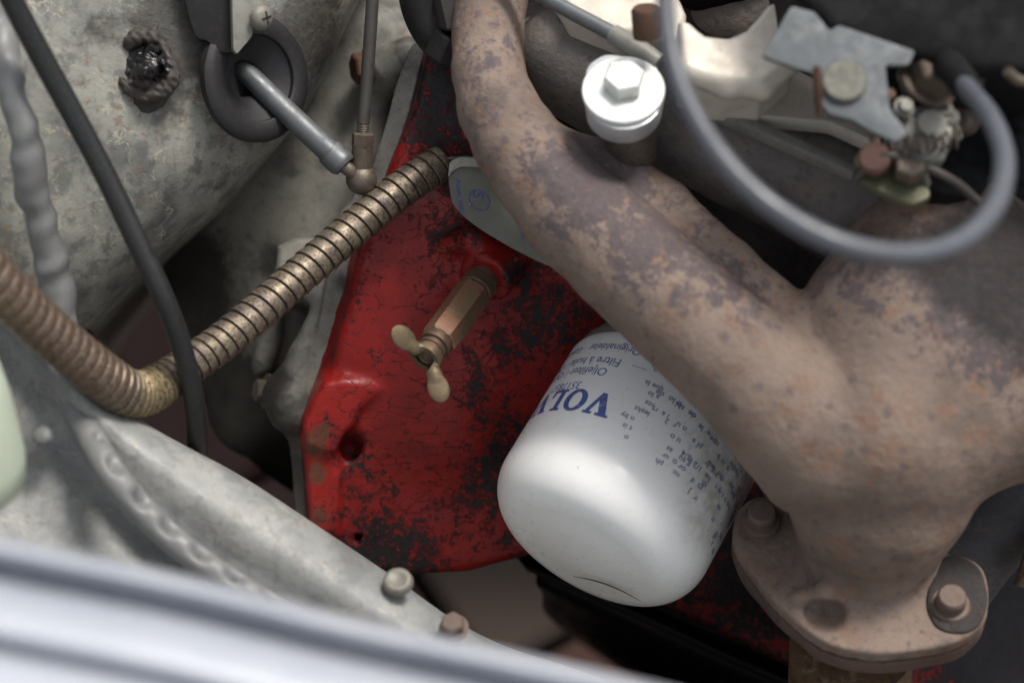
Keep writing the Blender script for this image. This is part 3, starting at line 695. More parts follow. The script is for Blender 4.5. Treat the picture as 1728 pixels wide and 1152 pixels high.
# gasket line / sump
sp = thing('oil_sump', (1100, 1080, 800), 'black oil sump with a thin pressed rim below the white filter', 'sump')
rowsS = [[(850,880,806),(1120,980,800),(1400,1110,796),(1800,1290,790)],[(880,945,790),(1120,1050,785),(1400,1180,780),(1800,1360,775)],[(905,960,783),(1120,1058,778),(1400,1188,773),(1800,1368,768)],[(905,985,786),(1100,1075,781),(1380,1205,776),(1780,1390,771)],
         [(915,1000,815),(1080,1095,815),(1350,1230,815),(1750,1410,815)],[(925,1040,880),(1060,1130,880),(1330,1280,880),(1700,1450,880)],[(1000,1100,1050),(1150,1200,1050),(1350,1330,1050),(1700,1500,1050)]]
loft('pan', rowsS, MT['pan_black'], sp, 40, 50, 1.5)
tube('rim', [(890,958,784,5),(1000,1003,781,5),(1120,1057,778,5),(1250,1117,776,5),(1420,1192,773,5),(1600,1275,770,5)], MT['black_paint'], sp, 40, 12)
tube('rail', [(925,937,782,7),(1060,998,779,7),(1200,1062,776,7),(1330,1120,774,7),(1500,1195,772,7)], MT['pan_black'], sp, 40, 12)

# ================================================================= DRAIN COCK
dc = thing('drain_cock', (765, 545, 705), 'small brass drain cock with a wing nut screwed into the red block', 'tap')
L = np.linalg.norm(CA1-CA0); e = lambda s: s
thr = [(-4, .01), (-4, 5.9)]+[x for i in range(5) for x in ((i*1.05-.2, 5.5), (i*1.05+.15, 6.3), (i*1.05+.6, 6.35))]+[(5.4, 5.6), (5.6, .01)]
P, F = lathe(thr, CA0, CAX, 40); mesh('threaded_collar', P, F, MT['dark_brass'], dc, sharp=40)
up6 = nrm((.75, .6, .1))
P, F = lathe([(5.2,.01),(5.2,5.6),(6.4,6.8),(32.2,6.5),(33,6.0),(33,.01)], CA0, CAX, hexr=6, up=up6); mesh('body', P, F, MT['copper_brass'], dc, sharp=20)
P, F = lathe([(32.6,.01),(32.6,5.4),(33.6,5.8),(36.2,5.6),(36.6,4.6),(37.2,4.5),(37.3,5.1),(38.6,5.2),(39.0,4.7),(41.4,4.6),(41.6,.01)], CA0, CAX, 40); mesh('neck', P, F, MT['dark_brass'], dc, sharp=40)
S0 = CA0+CAX*42.3
def kk(px, py, D, r): return (px, py, D, r)
def f_wing(p):
    hub = d_cyl(p, S0, CAX, 5.8, -2.2, 1.2, .6)
    a = d_caps(p, [(706,594,684,11),(699,589,682,8),(692,583,681,5)]); 
    c1 = K(681, 570, 678.5); u1 = nrm((-.66, .62, .25)); w1 = nrm(np.cross(u1, (.35, .2, 1)))
    # paddles as flattened ellipsoids along their wing direction
    def paddle(c, u, w, r):
        n_ = np.cross(u, w); x, y, z = p[0]-c[0], p[1]-c[1], p[2]-c[2]
        A = (x*u[0]+y*u[1]+z*u[2])/r[0]; Bq = (x*w[0]+y*w[1]+z*w[2])/r[1]; C = (x*n_[0]+y*n_[1]+z*n_[2])/r[2]
        k = np.sqrt(A*A+Bq*Bq+C*C); return (k-1)*min(r)*.9
    p1 = paddle(c1, u1, w1, (5.2, 3.9, .9))
    b = d_caps(p, [(727,618,684,11),(732,631,682,8),(735,640,681,5)])
    u2 = nrm((.30, -.93, .2)); w2 = nrm(np.cross(u2, (.1, .2, 1)))
    p2 = paddle(K(740, 655, 679.5), u2, w2, (5.2, 3.8, .9))
    d = smin(hub, smin(smin(a, p1, 1.8), smin(b, p2, 1.8), .6), 1.4)
    return smax(d, -d_cyl(p, S0, CAX, 3.6, -.4, 5, .3), .5)
solid('wing_nut', f_wing, (650,540,765,690,665,694), .28, MT['brass'], dc)
P, F = lathe([(-1, .01), (-1, 2.9), (.5, 2.9), (.8, 2.2), (.3, 1.4), (.7, .6), (.75, .01)], S0, CAX, 28); mesh('screw_end', P, F, MT['tar_wet'] if 'tar_wet' in MT else MT['dark_brass'], dc, sharp=40)

# ================================================================= OIL FILTER
FA = nrm((-.475, -.745, .47))
dome_c = K(990, 923, 693)
Rf = 40.3
prof = [(-3, .01)]
Fo = dome_c-FA*68                              # base centre
H = 74.0
def fprof(n=26):
    pr = [(2.2, .01), (2.2, Rf-1.2), (3.0, Rf-.4), (4.0, Rf)]
    pr += [(s, Rf) for s in np.linspace(6, H-20, 14)]
    for a in np.linspace(0, PI/2, n)[1:]:
        pr.append((H-20+20*math.sin(a)**1.0*.86, 23.5+(Rf-23.5)*math.cos(a)**.85 if a < PI/2-1e-3 else 23.5))
    s_last = pr[-1][0]
    for q in np.linspace(0, 1, 10)[1:]:
        pr.append((s_last+1.7*math.sin(q*PI/2), 23.5*(1-q)+.01))
    return pr
P, F = lathe(fprof(), Fo, FA, 128)
of_ = thing('oil_filter', (1080, 760, 720), 'white cylindrical oil filter with blue printing, hanging below the rusty manifold', 'oil filter')
can = mesh('can', P, F, MT['white_can'], of_, sharp=60)
addattr(can, 'grime_shade', spots=[(1230,820,75,.9),(1290,760,90,.8),(1180,900,50,.5),(1215,700,50,.35),(1050,1005,50,.35),(1010,560,40,.5)])
addattr(can, 'blue', spots=[(1180,760,60,.8),(1200,850,50,.6),(1160,670,50,.4)])
P, F = lathe([(-6, .01), (-6, Rf-3.2), (-3, Rf-2.2), (-2.4, Rf-1.4), (-.5, Rf-1.2), (.8, Rf-.8), (2.6, Rf-.7), (2.9, Rf-2.2), (2.9, .01)], Fo, FA, 96)
mesh('base_ring', P, F, MT['grey_casting'], of_, sharp=50)
P, F = lathe([(-16, .01), (-16, Rf-8), (-10, Rf-4.5), (-5.8, Rf-4.5), (-5.8, .01)], Fo, FA, 96); mesh('seal', P, F, MT['black_rubber'], of_, sharp=50)
# scratch on the dome
def on_can(s, a, off=.06):
    pass
cp_ = local_px(can); cx_, cy_ = topx(cp_); pts_ = []
for q in np.linspace(0, 1, 14):
    tx, ty = 968+(1082-968)*q, 972+(1014-972)*q+7*math.sin(q*PI)*-1
    dd_ = np.hypot(cx_-tx, cy_-ty)-cp_[:, 2]*-0.0; near = np.where(dd_ < dd_.min()+7)[0]; b_ = near[np.argmax(cp_[near, 2])]
    pts_.append((tx, ty, -cp_[b_, 2]))
pts_ = [(a[0], a[1], np.mean([b[2] for b in pts_[max(0, i-2):i+3]])-.05, 1.4*math.sin(.3+2.6*i/13)) for i, a in enumerate(pts_)]
tube('scratch', pts_, MT['socket_steel'], of_, 40, 8)
fu, fv, _ = frame(FA, up=(0, 0, 1))
def cyl_pt(s, ang, r=Rf): return Fo+FA*s+r*(math.cos(ang)*fu+math.sin(ang)*fv)
def ang_at(px, py):
    """angle / height on the can under a photo pixel"""
    d = K(px, py, 1.0); d = d/np.linalg.norm(d); m = -Fo
    dd = d-FA*np.dot(d, FA); mm_ = m-FA*np.dot(m, FA)
    a = dd@dd; b = 2*dd@mm_; c = mm_@mm_-Rf*Rf; t = (-b-math.sqrt(max(b*b-4*a*c, 0)))/(2*a)
    Q = d*t-Fo; s = Q@FA; return s, math.atan2(Q@fv, Q@fu)

_tc = {}
def text_geo(txt, bold=False, italic=0.0):
    key = (txt, bold, italic)
    if key in _tc: return _tc[key]
    cu = bpy.data.curves.new('lettering', 'FONT'); cu.body = txt; cu.resolution_u = 3; cu.offset = .012 if bold else 0.004; cu.shear = italic
    o = bpy.data.objects.new('lettering', cu); COL.objects.link(o); dg = bpy.context.evaluated_depsgraph_get()
    me = o.evaluated_get(dg).to_mesh(); V = np.array([v.co[:2] for v in me.vertices]).reshape(-1, 2); F = [tuple(p.vertices) for p in me.polygons]
    o.to_mesh_clear(); bpy.data.objects.remove(o); bpy.data.curves.remove(cu); _tc[key] = (V, F); return _tc[key]
def slice_u(V, F, step):
    bm = bmesh.new(); vs = [bm.verts.new((x, y, 0)) for x, y in V]
    for f in F:
        try: bm.faces.new([vs[i] for i in f])
        except ValueError: pass
    x0, x1 = V[:, 0].min(), V[:, 0].max()
    for x in np.arange(x0+step, x1, step):
        bmesh.ops.bisect_plane(bm, geom=bm.verts[:]+bm.edges[:]+bm.faces[:], plane_co=(x, 0, 0), plane_no=(1, 0, 0))
    bm.verts.ensure_lookup_table(); bm.verts.index_update()
    V = np.array([v.co[:2] for v in bm.verts]); F = [tuple(v.index for v in f.verts) for f in bm.faces]; bm.free(); return V, F
def on_cylinder(V, s0, a0, sgn, off=.05):
    """text x runs round the can from angle a0, text y runs along the axis towards the dome"""
    a = a0+sgn*V[:, 0]/Rf; s = s0+V[:, 1]; r = Rf+off
    return Fo+FA*s[:, None]+r*(np.cos(a)[:, None]*fu+np.sin(a)[:, None]*fv)
# find which way the angle runs towards image left
_, aL = ang_at(930, 690); _, aR = ang_at(1010, 690); SG = 1 if aL > aR else -1
def can_text(txt, px, py, size, mat='blue_print', name='lettering', bold=False, end=False, dy=0, geo=None, parent=None, step=2.0, wear=0, italic=0, stretchx=1.0):
    V, F = geo or text_geo(txt, bold, italic); V = V*size*np.array([stretchx, 1])
    if len(V) == 0: return
    if size > 2.6: V, F = slice_u(V, F, step)
    s, a = ang_at(px, py)
    if s+V[:, 1].min() < 3.2: return None
    P = on_cylinder(V, s+dy, a, SG)
    f0 = F[0]
    nn = np.cross(P[f0[1]]-P[f0[0]], P[f0[2]]-P[f0[0]]); c = P[f0[0]]-Fo; c = c-FA*(c@FA)
    if nn@c < 0: F = [f[::-1] for f in F]
    return (P, F)
def put_text(name, items, mat, parent, **k):
    items = [i for i in items if i]; P, F = join(*items); return mesh(name, P, F, MT[mat], parent, smoothed=False, **k)

# heavy slab serif logo letters, drawn as outlines
def letter(polys):
    cu = bpy.data.curves.new('lettering', 'CURVE'); cu.dimensions = '2D'; cu.fill_mode = 'BOTH'
    for pl in polys:
        s = cu.splines.new('POLY'); s.points.add(len(pl)-1); s.use_cyclic_u = True
        for q, (x, y) in zip(s.points, pl): q.co = (x, y, 0, 1)
    o = bpy.data.objects.new('lettering', cu); COL.objects.link(o); dg = bpy.context.evaluated_depsgraph_get(); me = o.evaluated_get(dg).to_mesh()
    V = np.array([v.co[:2] for v in me.vertices]); F = [tuple(p.vertices) for p in me.polygons]; o.to_mesh_clear(); bpy.data.objects.remove(o); bpy.data.curves.remove(cu); return V, F
def ring(cx, cy, rx, ry, n=36): return [(cx+rx*math.cos(a), cy+ry*math.sin(a)) for a in np.linspace(0, 2*PI, n, endpoint=False)]
LV = [[(0,1),(.52,1),(.52,.88),(.41,.88),(.60,.36),(.78,.88),(.66,.88),(.66,1),(1.04,1),(1.04,.88),(.96,.88),(.62,0),(.44,0),(.10,.88),(0,.88)]]
LO = [ring(.52,.5,.50,.52), ring(.52,.5,.24,.38)[::-1]]
LL = [[(0,1),(.50,1),(.50,.88),(.37,.88),(.37,.13),(.60,.13),(.70,.36),(.82,.36),(.80,0),(0,0),(0,.12),(.12,.12),(.12,.88),(0,.88)]]
xs = 0; items = []
SZ = 9.6
for nm, w in (('V', 1.08), ('O', 1.10), ('L', .86), ('V', 1.08), ('O', 1.1)):
    V, F = letter({'V': LV, 'O': LO, 'L': LL}[nm]); V = V.copy(); V[:, 0] += xs; items.append((V, F)); xs += w
logo = []
s_v, a_v = ang_at(1023, 706)
for V, F in items:
    V, F = slice_u(V*SZ, F, 1.5)
    # text y: baseline away from the dome
    P = on_cylinder(V*np.array([1, 1]), s_v-SZ, a_v, SG); 
    c = P[F[0][0]]-Fo; c = c-FA*(c@FA); nn = np.cross(P[F[0][1]]-P[F[0][0]], P[F[0][2]]-P[F[0][0]])
    if nn@c < 0: F = [f[::-1] for f in F]
    logo.append((P, F))
put_text('logo', logo, 'blue_print', of_)
T = can_text
put_text('lettering', [T('3517857', 984, 644, 4.7), T('Oljefilter / Oil filter / \u00d6lfilter', 1028, 622, 5.0), T('Filtre \u00e0 huile / Oliefilter', 1051, 607, 5.0),
  T('Originaldelar \u00b7 Genuine parts \u00b7', 1086, 590, 4.5), T('Originalteile \u00b7 Pi\u00e8ces d\u2019origine', 1106, 572, 4.5)], 'blue_print', of_)
frag = [('un 1/2-',1138,632),('.........',1092,624),('1/2 tour',1156,626),('que la',1121,655),('a lo',1114,668),('pouce  sco cor',1188,658),('nts',1106,682),('o lo  de',1152,680),('jus u',1172,668),('leaks',1098,696),('i a  rt',1130,700),('de  sbi',1176,700),('n by',1072,704),('t is',1068,720),('o',1062,736),('filtre \u00e0 la',1224,722),('Contact V.',1240,712),('n u',1160,722),('upe',1214,748),('e  le',1200,730),('3/4',1168,770),('pl a',1186,752),('g su',1166,782),('ns:',1148,800),('or o',1158,790),('ph',1120,780),('ur',1130,770),('as',1136,758),('1/2 e',1186,790),('ing  ly',1212,800),('he',1200,806),('th',1194,816),('gs  if',1186,822),('ir',1178,840),('J',1166,826),('the  we',1222,806),('o  in b',1232,790),('y t',1216,826),('o s r',1226,842),('as',1216,856),('Vedlin',1248,800),('J r b',1256,776),('a  o',1262,762),('Tro rz',1256,790),('ser',1238,822),('st',1206,876),('u o',1150,742),('r  2',1142,716),('rt oil',1244,752)]
r3 = random.Random(2); its = []
for i, (tx, x, y) in enumerate(frag): its.append(T(tx, x, y, 2.9 if x < 1150 else 3.2, bold=True))
put_text('small_print', its, 'worn_print', of_)
# dense worn rows down the right side
words_ = 'filter tight the turn oil seal gas engine check for leaks motor start clean parts ring apply thin film hand'.split(); its = []
sR, aR2 = ang_at(1262, 800)
for row in range(22):
    for k_ in range(3):
        w_ = r3.choice(words_)[:r3.randint(1, 4)]; s = 7+row*2.05+r3.uniform(-.3, .3); V, F = text_geo(w_, True)
        if r3.random() < .35: continue
        a = aR2-SG*(.42-.20*k_+r3.uniform(-.04, .04)); P = on_cylinder(V*3.1, s, a, SG); c = P[F[0][0]]-Fo; c = c-FA*(c@FA)
        if np.cross(P[F[0][1]]-P[F[0][0]], P[F[0][2]]-P[F[0][0]])@c < 0: F = [f[::-1] for f in F]
        its.append((P, F))
if its: put_text('small_print', its, 'worn_print', of_)

# ================================================================= PLASTIC TAG
ot = K(850, 360, 703); ntag = nrm((.05, -.02, 1))
tg = thing('tag', (850, 360, 712), 'flat olive grey plastic tag with blue printing between conduit and manifold', 'tag')
tagb = polyprism('plate', [(757,276),(775,268),(830,270),(900,300),(1000,380),(1060,470),(1000,475),(958,462),(905,440),(862,418),(815,390),(785,368),(763,345),(757,310)], ot, ntag, 3.2, MT['tag_plastic'], tg, .7, 2.0)
addattr(tagb, 'grime_shade', spots=[(762,285,14,1.2),(830,400,30,.5)])
polyprism('edge', [(759,273),(776,265),(840,268),(900,290),(890,300),(830,283),(778,281),(764,288),(756,300)], K(820, 275, 701.2), ntag, 1.5, MT['tag_edge'], tg, .3, 1.0)
def flat_text(txt, px, py, size, rot, o, n, bold=False, italic=0, off=.06, sx=1.0):
    V, F = text_geo(txt, bold, italic); V = V*size*np.array([sx, 1]); c, s = math.cos(rot), math.sin(rot)
    V = np.stack([V[:, 0]*c-V[:, 1]*s, V[:, 0]*s+V[:, 1]*c], 1); u, v, n = frame(n); q = onplane(px, py, o, n)
    return q+V[:, :1]*u+V[:, 1:2]*v+n*off, F
rt = math.radians(-82)
its = [flat_text('Patent s\u00f6kt', 768, 302, 2.6, rt, ot, ntag, True, .35), flat_text('S', 798, 322, 5.4, rt-.1, ot, ntag, False, .2), flat_text('165.', 877, 382, 2.9, rt, ot, ntag, True, .3), flat_text('500', 893, 398, 2.9, rt, ot, ntag, True, .3), flat_text('st.', 909, 408, 2.9, rt, ot, ntag, True, .3)]
u, v, n = frame(ntag); q = onplane(809, 338, ot, n)
Pq = []; 
for rr in (3.6, 4.0):
    for a in np.linspace(0, 2*PI, 48, endpoint=False):
        x, y = rr*1.05*math.cos(a), rr*.82*math.sin(a); c, s = math.cos(-.75), math.sin(-.75); Pq.append(q+(x*c-y*s)*u+(x*s+y*c)*v+n*.06)
its.append((np.array(Pq), [(i, i+48, (i+1) % 48+48, (i+1) % 48) for i in range(48)]))
put_text('lettering', its, 'blue_ink', tg)
tube('seal_wire', [(735,272,712,4),(755,269,709,4),(790,267,710,4),(820,270,712,4)], MT['steel_rod'], tg, 16, 10)

# ================================================================= CONDUIT
cp = [(-60,412,596,44),(0,482,606,43.5),(60,540,618,43),(120,592,630,42),(180,640,642,42),(212,662,650,41),(240,664,657,39),(268,650,662,37),(310,622,668,34),(370,580,676,32.5),(440,522,684,32),(520,452,693,31.5),(600,383,701,31.5),(670,325,707,31.5),(748,272,713,30.5)]
C, Rr = path(cp, 1500)
s_ = np.concatenate([[0], np.cumsum(np.linalg.norm(np.diff(C, axis=0), axis=1))]); xx, yy = topx(C)
pitch = np.interp(xx, [-60,150,200,235,270,310,350,400,760], [4.45,4.1,3.2,2.3,2.5,3.3,4.2,4.6,4.65])
cum = np.concatenate([[0], np.cumsum(np.diff(s_)/pitch[1:])]); cum_i = lambda s: np.interp(s, s_, cum)
wL = smooth(230, 150, xx)
def cmod(s, th, r):
    ph = cum_i(s[:, 0])[:, None]-th/(2*PI); f = ph-np.floor(ph); w = wL[:, None]
    sh = 1.0+.05*(1-f)-.045*f                                  # shingled band
    gv = np.minimum(smooth(0, .06, f), smooth(.99, .90, f)); gv = np.maximum(gv, .45*np.exp(-((f-.93)/.03)**2)); r1 = r*(.86+(sh-.86)*np.clip(gv, 0, 1))
    g2 = .5-.5*np.cos(2*PI*f); g3 = .5-.5*np.cos(4*PI*f); r2_ = r*(.93+.075*g2**.6-.022*np.exp(-((f-.5)/.09)**2))
    return r1*(1-w)+r2_*w
P, F = sweep(C, Rr, 56, cmod)
fl = mesh('conduit', P, F, MT['conduit_steel'], None, sharp=180, label='ribbed flexible metal conduit running from the left edge down and up to the plastic tag', cat='conduit')
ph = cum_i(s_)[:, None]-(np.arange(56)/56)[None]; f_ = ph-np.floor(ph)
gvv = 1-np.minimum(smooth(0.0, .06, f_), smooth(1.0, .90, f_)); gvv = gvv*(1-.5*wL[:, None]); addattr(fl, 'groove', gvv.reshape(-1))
addattr(fl, 'left', np.repeat(wL, 56)); addattr(fl, 'bend', np.repeat(np.exp(-((xx-245)/38)**2), 56))

# ================================================================= BLACK HOSE
tube('black_hose', [(-30,-110,600,21),(20,0,612,20),(75,105,622,20),(130,205,630,19.5),(185,310,636,19),(235,415,640,19),(275,500,644,18.5),(305,580,652,18),(325,660,662,18),(333,730,676,18),(332,790,695,18),(326,860,725,18)], MT['hose_rubber'], None, 160, 28, at=(200,300,640), label='thin black rubber hose hanging diagonally in front of the grey panel and conduit', cat='hose')
# ================================================================= ELBOW HOSE TOP
el = thing('elbow_hose', (720, 40, 700), 'bent black pipe with a hexagonal union at the top beside the manifold', 'pipe')
tube('pipe', [(720,-90,690,36),(708,-40,694,36),(712,10,698,36),(735,55,702,37),(775,88,708,38)], MT['black_paint'], el, 40, 32)
P, F = lathe([(0,.01),(0,7.6),(1,8.6),(9,8.6),(10,7.6),(10,.01)], K(752, 105, 700), nrm((.35, .75, .3)), hexr=6); mesh('nut', P, F, MT['black_paint'], el, sharp=30)
P, F = lathe([(0,.01),(0,6.6),(1,7.4),(12,7.4),(13,6.4),(13,.01)], K(775, 45, 695), nrm((-.2, .9, .3)), hexr=6); mesh('nut', P, F, MT['dull_rod'], el, sharp=30)
# ================================================================= EXHAUST MANIFOLD
mf = thing('exhaust_manifold', (1300, 650, 650), 'large rusty brown exhaust manifold sweeping across the right half', 'manifold')
nfl = nrm((-.06, .60, .80)); ofl = K(1450, 990, 664)
fpoly = chaikin([(1236,868),(1264,836),(1310,834),(1345,850),(1420,880),(1540,915),(1600,930),(1655,945),(1672,1000),(1664,1052),(1615,1086),(1500,1104),(1405,1094),(1345,1052),(1290,995),(1238,925)], 2)
CHA = fine([(840,-140,704,72),(828,-20,694,64),(823,70,684,58),(829,150,676,62),(872,240,668,73),(940,325,664,84),(1018,402,658,92),(1150,525,648,97),(1280,640,643,108),(1390,745,648,134)], 18)
def f_man(p):
    d = d_caps(p, CHA)
    d = smin(d, d_caps(p, [(900,234,674,36),(1020,294,671,54),(1120,352,667,50),(1230,452,658,46),(1340,560,652,60)]), 4)
    c = d_caps(p, [(1625,445,684,176),(1590,470,668,182),(1530,570,655,186),(1495,720,652,176),(1482,830,660,150),(1458,925,674,116),(1448,985,692,104)])
    d = smin(d, c, 4.5)
    d = smin(d, d_caps(p, [(1900,560,670,190),(1700,640,660,170),(1540,720,655,150)]), 10)
    fl = d_prism(p, fpoly, ofl, nfl, 6.8, 1.5)
    #fl = smin(fl, d_prism(p, [(1252,868),(1300,850),(1600,935),(1650,975),(1650,1030),(1500,1075),(1410,1062),(1300,980)], ofl-nfl*8.5, nfl, 1.2, .4), .3)
    lo = [(x+(1450-x)*.005, y) for x, y in fpoly]; 
    d = smin(d, fl, 4)
    d = smin(d, d_caps(p, [(1350,1010,660,14),(1395,996,655,16),(1432,1030,660,12),(1436,1075,666,8)]), 5)
    d = smax(d, -d_ell(p, K(1392, 1036, 657), (6.6, 5.2, 6.0)), 2.0)
    d = smax(d, -d_cyl(p, onplane(1285, 880, ofl, nfl), nfl, 7.6, .0, 20, 1), 2)
    d = smax(d, -d_cyl(p, onplane(1603, 1022, ofl, nfl), nfl, 7.8, -.6, 20, 1), 2)
    return d+wob(p, 34, .35)+wob(p, 7, .1)
man = solid('casting', f_man, (700,-260,2000,1180,585,745), 1.7, MT['rusty_iron'], mf,
  spots=[(900,280,70,.15),(1060,260,60,.5),(1050,330,70,.25),(1150,420,90,.34),(1080,440,60,.2),(1240,500,70,.32),(960,260,60,.3),(930,330,60,.32),(1000,370,70,.32),(860,210,60,.12),(825,80,60,.08),(1320,560,50,.2),(820,200,50,.12),(830,60,60,.1),(980,420,60,-.2),(1040,380,70,.1),(880,340,30,-.4),(1280,540,60,.15),(1440,480,60,.35),(1600,520,120,.45),(1680,620,50,.35),(1400,700,140,-.4),(1500,800,140,-.35),(1480,940,100,-.3),(1560,620,60,-.2),(1250,650,90,-.35),(1380,980,30,.25)])
addattr(man, 'soot_shade', spots=[(1262,985,18,.35),(1310,1050,20,.4),(1370,1100,22,.45),(1440,1122,24,.45),(1520,1124,24,.45),(1600,1108,22,.45),(1655,1075,18,.4),(1285,880,34,.3),(1395,1036,24,.35),(1710,500,90,.7),(1580,430,80,.5),(1690,430,100,.8),(1450,410,50,.3),(1740,620,60,.3)])  # shade painted on flange sides, in recesses and under the air box
P, F = d0 = lathe([(0,.01),(0,1)], K(0,0,600), (0,0,1), 8) if False else (None, None)
def f_fl2(p): return d_prism(p, fpoly, ofl, nfl, 14.6, 1.4, -7.6)+wob(p, 22, .45)
lf = solid('lower_flange', f_fl2, (1200,800,1710,1190,645,715), 1.1, MT['rusty_flange'], mf)
def f_ear(p): 
    e = chaikin([(1575,960),(1600,930),(1650,948),(1668,990),(1664,1040),(1640,1066),(1600,1068),(1572,1050),(1562,1010)])
    return d_prism(p, e, ofl+nfl*1.0, nfl, 1.8, .7)+wob(p, 9, .15)
solid('gasket_ear', f_ear, (1540,900,1700,1090,640,690), .8, MT['ear_iron'], mf)
for x, y in ((1285,880),(1603,1022)):
    q = onplane(x, y, ofl, nfl); P, F = lathe([(-3,.01),(-3,6.6),(1.0,6.6),(1.6,6.2),(1.7,4.9),(4.2,4.75),(4.6,4.9),(6.2,4.8),(7.0,4.1),(7.1,.01)], q, nfl, 40); mesh('stud', P, F, MT['rust_bolt'], mf, sharp=45)
tube('downpipe', [(1436,1090,690,103),(1434,1150,704,103),(1430,1230,724,103),(1425,1400,760,103)], MT['yellow_rust'], mf, 30, 56)
# dark pipe behind the collector, at the right edge
dp = thing('front_pipe', (1720, 850, 700), 'dark grey sooty pipe behind the manifold at the right edge', 'pipe')
tube('pipe', [(1560,1010,735,90),(1640,890,722,100),(1740,780,712,110),(1860,660,705,120)], MT['grey_pipe'], dp, 30, 48)
tube('branch', [(1760,1000,690,50),(1790,900,690,50),(1830,760,690,60)], MT['rusty_iron'], dp, 20, 32)

# ================================================================= INTAKE MANIFOLD
im = thing('intake_manifold', (1200, 220, 690), 'dark grey cast intake manifold tube behind the zinc plated bolt', 'manifold')
def f_int(p):
    d = d_caps(p, [(960,100,698,96),(1080,152,694,110),(1250,228,688,116),(1450,325,682,125),(1700,440,684,150),(1950,540,690,170)])
    d = smin(d, d_caps(p, [(1010,-40,735,80),(1200,0,735,110),(1500,80,735,150)]), 3)
    return d+wob(p, 30, .5)
it = solid('casting', f_int, (830,-120,2000,720,625,760), 1.8, MT['dark_iron'], im)
addattr(it, 'soot_shade', spots=[(1620,400,130,.8),(1720,500,180,1.0),(1320,360,50,.4)])  # shade painted into the right end, below the air box
# clamp, washer and bolt
nb_ = nrm((-.05, .50, .86)); cb = K(1052, 150, 642)
ck = thing('clamp_bolt', (1052, 170, 650), 'shiny zinc plated hexagon bolt with a large washer and clamp on top of the manifold', 'bolt')
arc = lambda cx, cy, rx, ry, a0, a1, n: [(cx+rx*math.cos(a), cy-ry*math.sin(a)) for a in np.radians(np.linspace(a0, a1, n))]
polyprism('clamp', arc(1052,158,70,62,-30,-150,6)[::1]+[(985,150),(990,110),(1020,90),(1100,100),(1124,140)], cb-nb_*1.9, nb_, 8.0, MT['zinc_shade'], ck, .9, 3)
P, F = lathe([(-1.9,.01),(-1.9,13.3),(-.5,13.5),(0,13.1),(0,.01)], cb, nb_, 64); mesh('washer', P, F, MT['zinc'], ck, sharp=40)
P, F = lathe([(0,.01),(0,6.9),(4.6,6.9),(5.4,6.2),(5.4,.01)], onplane(1054, 143, cb, nb_), nb_, hexr=6, up=nrm((.25, .9, 0))); mesh('head', P, F, MT['zinc'], ck, sharp=25)
tube('spacer', [(1060,168,654,47),(1063,235,664,45),(1066,262,670,42)], MT['dark_zinc'] if 'dark_zinc' in MT else MT['old_steel'], ck, 20, 40)

# bright head casting, carburettor parts ------------------------------------
hc = thing('head_casting', (1200, 90, 690), 'sunlit pale cast bracket arm above the intake tube', 'casting')
nh = nrm((-.05, .55, .84))
def f_head(p):
    d = d_prism(p, [(1145,30),(1165,36),(1190,58),(1228,62),(1262,48),(1296,8),(1330,-10),(1360,30),(1345,90),(1290,140),(1215,135),(1150,112)], K(1240, 80, 640), nrm((0, .42, .9)), 26, 2.0)
    d = smin(d, d_prism(p, [(900,-70),(1110,-70),(1160,20),(1150,70),(1100,60),(1040,52),(960,22)], K(1030, 0, 672), nh, 20, 3), 2)
    return smin(d, d_caps(p, [(1160,124,640,16),(1230,148,640,17),(1290,150,640,16),(1345,100,640,16)]), 3)+wob(p, 18, .4)
solid('arm', f_head, (860,-120,1400,200,610,700), 1.3, MT['bright_casting'], hc)
hb = thing('gasket_ledge', (1340, 170, 680), 'sunlit pale ledge with a dark joint line below the linkage plate', 'casting')
polyprism('ledge', [(1230,190),(1380,95),(1560,220),(1500,250),(1400,205)], K(1350, 150, 662), nrm((0, .6, .8)), 6, MT['bright_casting'], hb, .8, 2)
polyprism('joint_strip', [(1170,165),(1235,186),(1330,225),(1445,280),(1440,292),(1320,240),(1230,200),(1165,178)], K(1300, 220, 652), nrm((0, .5, .86)), 5, MT['grey_casting'], hb, .6, 1)

lk = thing('throttle_plate', (1420, 130, 610), 'flat grey galvanised throttle linkage plate with an oval boss', 'bracket')
npl = nrm((-.05, .30, .95)); opl = K(1420, 130, 598)
polyprism('plate', [(1286,94),(1335,10),(1375,20),(1400,52),(1415,42),(1545,86),(1534,110),(1494,110),(1502,185),(1534,225),(1512,240),(1465,218),(1440,202),(1400,192),(1376,165),(1372,122),(1340,114)], opl, npl, 2.0, MT['galvanised'], lk, .4, 1.2)
P, F = lathe([(0,.01),(0,6.6),(1.6,6.8),(2.2,6.2),(2.2,.01)], onplane(1424, 140, opl, npl), npl, 40); mesh('boss', P, F, MT['boss_grey'], lk, sharp=40)
tube('pin', [(1378,112,590,7),(1380,150,592,8),(1382,192,596,7)], MT['rust_brown'], lk, 12, 16)
sl_ = thing('throttle_spindle', (1560, 210, 620), 'dirty throttle spindle nuts and lever in front of the dark air box', 'linkage')
P, F = lathe([(-8,.01),(-8,8),(0,8),(1,7.4),(1,4.8),(4,4.6),(4.4,3.2),(4.4,.01)], K(1566, 218, 610), nrm((.2, .35, .9)), 40); mesh('nut', P, F, MT['grey_casting'], sl_, sharp=40)
P, F = bolt_head(K(1566, 140, 612), nrm((.3, .5, .8)), 7.6, 7, washer=9.5); mesh('bolt', P, F, MT['socket_steel'], sl_, sharp=30)
polyprism('lever', [(1500,190),(1530,120),(1580,110),(1610,150),(1612,230),(1590,280),(1540,290),(1510,250)], K(1555, 200, 622), nrm((.1, .4, .9)), 4, MT['dull_rod'], sl_, .6, 3)
